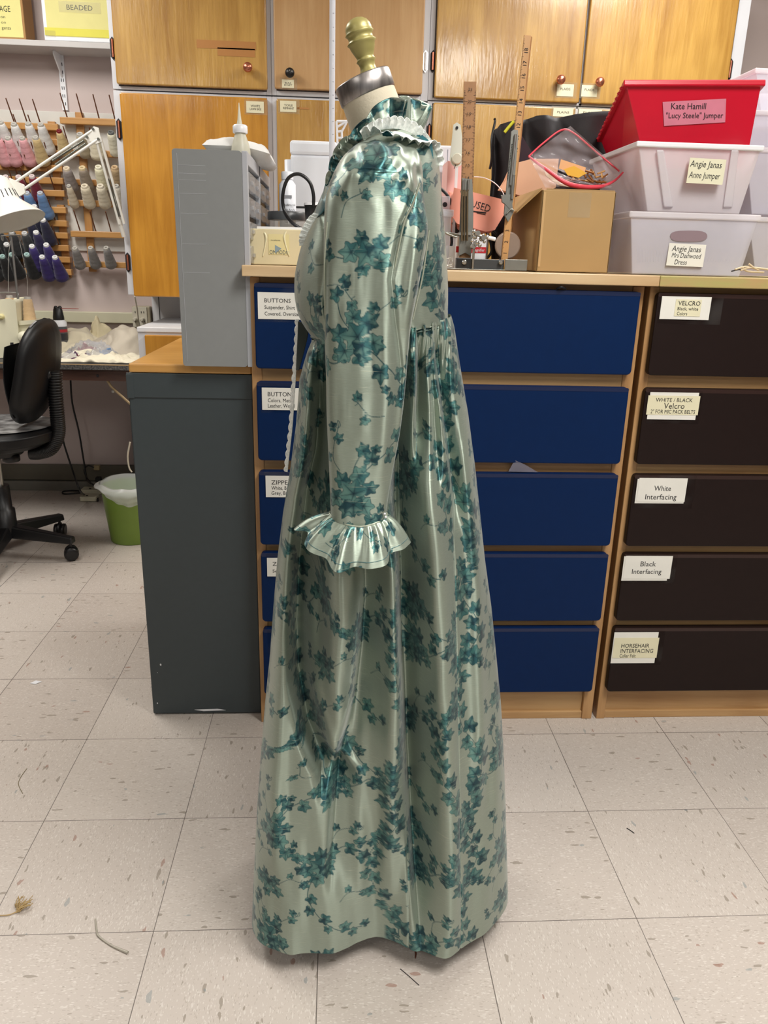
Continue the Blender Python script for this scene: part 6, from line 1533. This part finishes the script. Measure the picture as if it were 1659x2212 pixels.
def sleeve():
    rows = []
    for y, xl, xr, ht, cy in SLV:
        Yq = cy-ht*0.35
        rows.append((P((xl+xr)/2, y, Yq).z, P(xl, y, Yq).x, P(xr, y, Yq).x, ht, cy))
    R = lerp_rows(rows, 620); nr = len(R); nc = 520; phi = np.linspace(0, 2*math.pi, nc+1)[:-1][None, :]
    xc = ((R[:,1]+R[:,2])/2)[:, None]; a = ((R[:,2]-R[:,1])/2)[:, None]; ht = R[:,3][:, None]; z = R[:,0][:, None]; cy = R[:,4][:, None]
    t = np.linspace(0, 1, nr)[:, None]; n = 2.0+1.1*np.clip((t-.2)*3, 0, 1)
    X0 = -np.sign(np.cos(phi))*np.abs(np.cos(phi))**(2/n); Y0 = np.sign(np.sin(phi))*np.abs(np.sin(phi))**(2/n)
    X = xc+a*X0; Y = cy-ht*Y0
    near = np.clip(Y0, 0, 1)**0.5
    D = 0.005*vnoise(X*30+9, z*7)+0.0018*vnoise(X*90, z*24)
    # rear seam and the slack fold behind it
    sz, sx = trackXZ([(905,395),(890,440),(870,478),(856,540),(845,605),(855,700),(868,800)], YSl-0.04)
    D = D+0.004*np.exp(-((X-np.interp(z, sz, sx))/0.0035)**2)*(z > 1.02)
    for pts, w, d in (([(868,700),(866,800),(855,920),(842,1050)], .010, .008), ([(905,500),(890,600),(880,700)], .008, -.006), ([(835,560),(828,700),(838,860),(830,1000)], .012, -.005), ([(800,660),(806,800)], .016, .004),
                      ([(790,360),(800,372),(815,378),(840,368)], .010, -.004)):
        tz, tx = trackXZ(pts, YSl-0.04); fade = 1/(1+np.exp(-(z-tz[0])/0.01))/(1+np.exp((z-tz[-1])/0.01)); D = D+d*np.exp(-((X-np.interp(z, tz, tx))/w)**2)*fade
    # puckers of the gathered sleeve head
    zh = P(820,320,1.07).z
    pk = np.exp(-np.clip(zh-z, 0, 1)/0.020); D = D+0.006*np.sin((X-xc)*260+2*np.sin(z*90))*pk
    for (px_, py_, d, w) in ((765,352,.016,.011),(757,362,-.012,.012),(748,385,-.006,.02),(884,330,.016,.010),(893,350,-.014,.013),(905,375,.018,.010),(893,392,-.010,.012),(912,400,.010,.008),(820,345,-.006,.03),(808,372,-.004,.02)):
        q = P(px_, py_, 1.03); D = D+d*np.exp(-((X-q.x)**2+(z-q.z)**2)/w**2)
    Y = Y+D*near
    A = np.stack([X, Y, z+0*X], 2); U = arc(A)
    U = U-U[:, nc//4:nc//4+1]
    return sheet('sleeve', A, dress_root, U+0.155, z*1.0+0.235+0*U, closed=True)
sleeve()
def sleeve_seams():
    for pts, w in (([(705,480),(699,560),(700,650),(703,760),(706,900),(711,1020),(714,1105)], .0012), ([(905,395),(890,440),(872,478),(858,540),(846,605)], .0013), ([(925,497),(912,590),(899,650),(890,690)], .0010)):
        MB().tube([P(x+2, y, YSl-0.020 if x < 720 else YSl-0.036) for x, y in pts], w, 6).build('seam', M_silkplain, dress_root)
M_silkplain = silk('plain_silk', 0.42, 0.25, False)
q0 = P(774,1128,1.02)
def cuff():
    nc = 560; nr = 90; th = np.linspace(0, 2*math.pi, nc+1)[:-1][None, :]; s = np.linspace(0, 1, nr)[:, None]
    rr = np.random.RandomState(3); ph = rr.rand(6)*6
    wav = np.sin(th*8+ph[0]+0.8*np.sin(th*2+ph[1]))*0.75+np.sin(th*14+ph[2])*0.2+np.sin(th*4+ph[3])*0.3
    gat = np.sin(th*22+ph[4]+1.5*np.sin(th*3))
    xc0 = P(774,1128,1.02).x; a0 = (P(832,1128,1.02).x-P(716,1128,1.02).x)/2
    xc1 = P(762,1165,1.0).x; a1 = (P(878,1165,1.0).x-P(645,1165,1.0).x)/2
    e = s**0.75
    a = a0*(1-e)+a1*e; b = 0.027*(1-e)+0.062*e; xc = xc0*(1-s)+xc1*s
    rad = 1+wav*0.12*s**0.8+gat*0.03*(1-s)*np.clip(s*12, 0, 1)
    c = np.cos(th); sn = np.sin(th)
    X = xc-a*c*rad; Y = 1.022-b*sn*rad
    zt = P(774,1134,0.998).z+0.010*c**2*0.9
    drop = 0.042+0.009*sn-0.006*c+wav*0.003; drop = drop-0.012*np.abs(c)**2
    Z = zt-drop*(s**1.15)+0.0035*np.sin(s*3.14)*wav+0*X
    A = np.stack([X, Y, Z], 2)
    U = th*0.085+0*s+0.02; Vv = s*0.055+0.10+0*th
    o = sheet('cuff_ruffle', A, dress_root, U, Vv, closed=True)
    B = A[-3:, :, :].copy(); MB_ = MB(); 
    pts = [Vector(A[int(nr*0.86), k])+V(0,-0.0004,0) for k in range(0, nc, 6)]
    MB_.tube(pts+[pts[0]], 0.00035, 4, 0, 1).build('hem_stitching', M_teal, dress_root)
    pts = [Vector(A[2, k]) for k in range(0, nc, 6)]
    MB().tube(pts+[pts[0]], 0.0016, 5, 0, 1).build('gather_seam', M_silkplain, dress_root)
cuff()
sleeve_seams()
# ------------------------------------------------------------------ neck ruffle, lace, ribbon
def frill(name, base, height, outd, waves, amp, m_, nseg=520, rows_=22, flat=False, uoff=0.0, curl=0.0, ph=0.0):
    """base: list of 3d points; height per point; outd: direction per point"""
    bp = lerp_rows([list(p) for p in base], nseg); hh = lerp_rows([[h] for h in height], nseg)[:, 0]; od = lerp_rows([list(Vector(d).normalized()) for d in outd], nseg)
    tan = np.gradient(bp, axis=0); tan /= np.linalg.norm(tan, axis=1)[:, None]; od /= np.linalg.norm(od, axis=1)[:, None]
    nrm = np.cross(tan, od); nrm /= np.linalg.norm(nrm, axis=1)[:, None]
    L = np.concatenate([[0], np.cumsum(np.linalg.norm(np.diff(bp, axis=0), axis=1))]); k = L/L[-1]
    A = np.zeros((rows_, nseg, 3))
    for i in range(rows_):
        s = i/(rows_-1); w = np.sin(k*waves*2*math.pi+ph+0.9*np.sin(k*waves*1.3)); w2 = np.sin(k*waves*2*math.pi*2.3+1)
        fan = np.cos(k*waves*2*math.pi+ph+0.9*np.sin(k*waves*1.3))
        A[i] = bp+od*(hh*s*(1-0.10*w))[:, None]+nrm*((amp*w+amp*0.35*w2)*s**0.8+curl*s*s)[:, None]+tan*(amp*0.9*fan*s)[:, None]
    U = np.tile(L*2.0+uoff, (rows_, 1)); Vv = np.tile(np.linspace(0, 0.04, rows_)[:, None]+uoff, (1, nseg))
    return sheet(name, A, dress_root, U if m_ is M_silk else None, Vv, m_=m_, solid=0.0006)
Yn = 1.13
# front edge of the neck opening: small curled frills going down the front
fr = [P(708,425,1.16), P(722,398,1.15), P(736,368,1.145), P(748,342,1.14), P(762,318,1.135), P(782,302,1.13)]
frill('front_frill', fr, [.006,.012,.016,.017,.015,.010], [(-0.8,-0.25,0.5)]*6, 6, 0.0065, M_silk, uoff=0.06)
nk = [P(775,306,1.13), P(795,294,1.118), P(818,284,1.108), P(842,280,1.105), P(866,280,1.112), P(890,282,1.135), P(908,284,1.17)]
frill('neck_frill', nk, [.013,.018,.024,.034,.036,.036,.035], [(-.7,-.25,.7),(-.5,-.25,.9),(-.25,-.2,1),(-.05,-.16,1),(.05,-.14,1),(.12,-.08,1),(.2,0,1)], 4.2, 0.0110, M_silk, uoff=0.21, ph=1.0)
nk2 = [P(908,284,1.17), P(912,284,1.20), P(895,282,1.235), P(865,282,1.25), P(830,286,1.25), P(795,298,1.235), P(770,310,1.21), P(768,312,1.17), P(775,306,1.13)]
frill('neck_frill_far', nk2, [.035,.035,.034,.032,.026,.018,.013,.012,.012], [(.2,.05,1),(.2,.1,1),(.1,.15,1),(0,.15,1),(-.2,.15,1),(-.5,.1,.8),(-.8,0,.7),(-.8,-.1,.7),(-.7,-.2,.7)], 9, 0.008, M_silk, uoff=0.13)
lc = [P(786,303,1.108), P(805,292,1.098), P(830,285,1.09), P(856,284,1.09), P(880,290,1.100), P(900,302,1.112), P(916,318,1.125), P(930,338,1.135), P(939,358,1.14)]
frill('lace_collar', lc, [.012,.018,.022,.025,.026,.024,.020,.016,.012], [(-.4,-.5,.5),(-.1,-.8,.2),(.0,-1,-.2),(.1,-1,-.4),(.3,-1,-.5),(.6,-.8,-.3),(.8,-.6,.2),(.9,-.4,.3),(.9,-.4,.2)], 11, 0.0030, M_lace)
frill('lace_collar_upper', [p+V(0,-0.002,0.003) for p in lc], [.010,.012,.013,.014,.014,.012,.009,.006,.004], [(-.4,-.3,.9),(-.1,-.5,.9),(0,-.6,.9),(.1,-.6,.8),(.3,-.6,.7),(.6,-.5,.7),(.8,-.4,.6),(.9,-.3,.5),(.9,-.3,.5)], 14, 0.0026, M_lace, ph=2.0)
# teal ribbon tied at the nape
mb = MB()
def rib(pts, d): 
    mb.prism([P(x, y, d) for x, y in pts], (0, 0.0025, 0))
rib([(898,296),(906,288),(914,296),(922,302),(932,312),(934,338),(924,328),(908,312)], 1.108)
mb.build('nape_ribbon', M_teal, dress_root, bevel=0.0012)
mb = MB(); mb.prism([P(934,315,1.15), P(942,318,1.15), P(943,345,1.15), P(936,352,1.15)], (0,0.004,0)); mb.build('nape_ribbon_tail', M_silkplain, dress_root, bevel=0.001)
MB().tube([P(826,290,1.085), P(836,288,1.084), P(848,291,1.084)], [0.002,0.004,0.002], 8).build('ribbon_fold', M_teal, dress_root)
# teal neckline inset and white lace edging low on the front
def stripmesh(name, Lp, Rp, m_, off, puff=0.004, n=40):
    A = np.zeros((9, n, 3)); l = lerp_rows([list(p) for p in Lp], n); r = lerp_rows([list(p) for p in Rp], n)
    for i in range(9):
        f = i/8; A[i] = l*(1-f)+r*f; A[i][:, 1] -= puff*math.sin(math.pi*f)
    return sheet(name, A, dress_root, m_=m_, solid=0.001)
stripmesh('teal_inset', [P(704,402,1.145), P(694,425,1.14), P(685,448,1.138), P(682,466,1.138)], [P(712,408,1.12), P(710,430,1.10), P(700,455,1.10), P(684,470,1.12)], M_teal, 0)
lw = [P(690,462,1.115), P(680,476,1.11), P(669,495,1.105), P(660,514,1.105), P(654,530,1.11)]
frill('front_lace', lw, [.007,.010,.010,.009,.005], [(-.8,-.4,.2)]*5, 9, 0.0016, M_lace)
# side front: dark-lined far front edge with scalloped lace
ed = [(650,690),(648,740),(644,800),(640,860),(636,920),(630,975),(625,1020)]
mb = MB(); pts = [P(x-4, y, 1.21) for x, y in ed]
A = lerp_rows([list(p) for p in pts], 240); S = np.zeros((6, 240, 3)); kk = np.linspace(0, 1, 240)
for i in range(6):
    S[i] = A; S[i][:, 0] -= (i/5)*(0.0045+0.0022*np.abs(np.sin(kk*math.pi*17))); S[i][:, 1] += 0.004*(i/5)
sheet('scalloped_lace', S, dress_root, m_=M_lace, solid=0.0006)
stripmesh('dark_facing', [P(644,694,1.20), P(643,730,1.20), P(641,770,1.20), P(640,800,1.20)], [P(668,700,1.19), P(664,730,1.19), P(654,770,1.19), P(646,800,1.19)], mat('dark_green_facing', (34,44,40), 0.7), 0, 0.001)
# small buttons at the wrist
mb = MB()
for (x, y) in ((831,1110),(833,1117)): mb.ball(P(x, y, 0.985), 0.0017, 8)
mb.build('pearl_buttons', M_wplas, dress_root)
# ------------------------------------------------------------------ dress form
M_linen = mat('form_linen', (206, 196, 174), 0.8, noise_amt=0.04, bump=0.2, bump_scale=300)
M_gold = mat('brass_finial_paint', (166, 156, 96), 0.38, metal=0.25, noise_amt=0.06)
M_cap = mat('steel_band_painted_reflections', (186, 180, 178), 0.34, metal=0.85, noise_amt=0.6, noise_scale=26, stretch=(4,4,0.2))  # upright reflection streaks are painted into the steel's colour as stretched noise
nb = P(838, 290, YD); nt_ = P(790, 195, YD)
t = thing('dress_form', 'linen dress form with a steel neck band and gold turned finial inside the ivy gown', 'dress form', V(0.07, YD, 0))
axn = (P(787,185,YD)-P(815,262,YD)).normalized()
cb = P(795, 207, YD)       # centre of band bottom
rn = (P(855,200,YD)-P(728,215,YD)).length/2*0.985
MB().lathe([(rn*1.04,-0.115),(rn*1.0,-0.08),(rn*0.965,-0.03),(rn*0.945,0.0),(rn*0.93,0.010)], cb, axn, 48).build('neck', M_linen, t)
MB().lathe([(rn*0.955,-0.002),(rn*0.985,0.0),(rn*0.985,0.0205),(rn*0.955,0.022),(rn*0.55,0.023),(0.008,0.023)], cb, axn, 64, 0, True, False).build('neck_band', M_cap, t)
fb = P(798, 160, YD); ft = P(768, 38, YD)
s_ = 1.0
HF = (ft-fb).length
prof = [(.0150,0),(.0148,.03),(.0122,.08),(.0116,.15),(.0128,.21),(.0150,.24),(.0132,.27),(.0128,.30),(.0152,.37),(.0182,.46),(.0196,.53),(.0222,.565),(.0198,.59),(.0184,.63),(.0190,.69),(.0218,.725),(.0200,.745),(.0198,.80),(.0186,.86),(.0156,.92),(.0108,.965),(.0052,.99),(.0003,1.0)]
prof = [(r_*0.90, h*HF) for r_, h in prof]
MB().lathe(prof, fb, (ft-fb).normalized(), 40).build('finial', M_gold, t)
# torso under the cloth
mb = MB(); rows = [(P(800,y,YD).z, P(xl+10,y,YD).x, P(xr-10,y,YD).x, hw*0.85) for y, xl, xr, hw in BOD[2:]]
def tor(u, v):
    k = u*(len(rows)-1); i = min(len(rows)-2, int(k)); f = k-i; a_ = 2*math.pi*v
    z = rows[i][0]*(1-f)+rows[i+1][0]*f; xl = rows[i][1]*(1-f)+rows[i+1][1]*f; xr = rows[i][2]*(1-f)+rows[i+1][2]*f; hw = rows[i][3]*(1-f)+rows[i+1][3]*f
    return V((xl+xr)/2-(xr-xl)/2*0.93*math.cos(a_), YD-hw*math.sin(a_), z)
mb.grid(tor, 30, 32); mb.build('torso', M_linen, t)
MB().lathe([(0.05,-0.0),(0.055,-0.1),(0.06,-0.22),(0.055,-0.30)], V(0.085,YD+0.035,1.10), (0,0,1), 32).build('hips', M_linen, t)
MB().lathe([(0.014,0.02),(0.014,0.82)], V(0.09,YD+0.06,0), (0,0,1), 16).build('pole', M_steel, t)
MB().lathe([(0.085,0.0),(0.085,0.008),(0.03,0.020),(0.016,0.03)], V(0.09,YD+0.06,0.0), (0,0,1), 32).build('base', M_black, t)
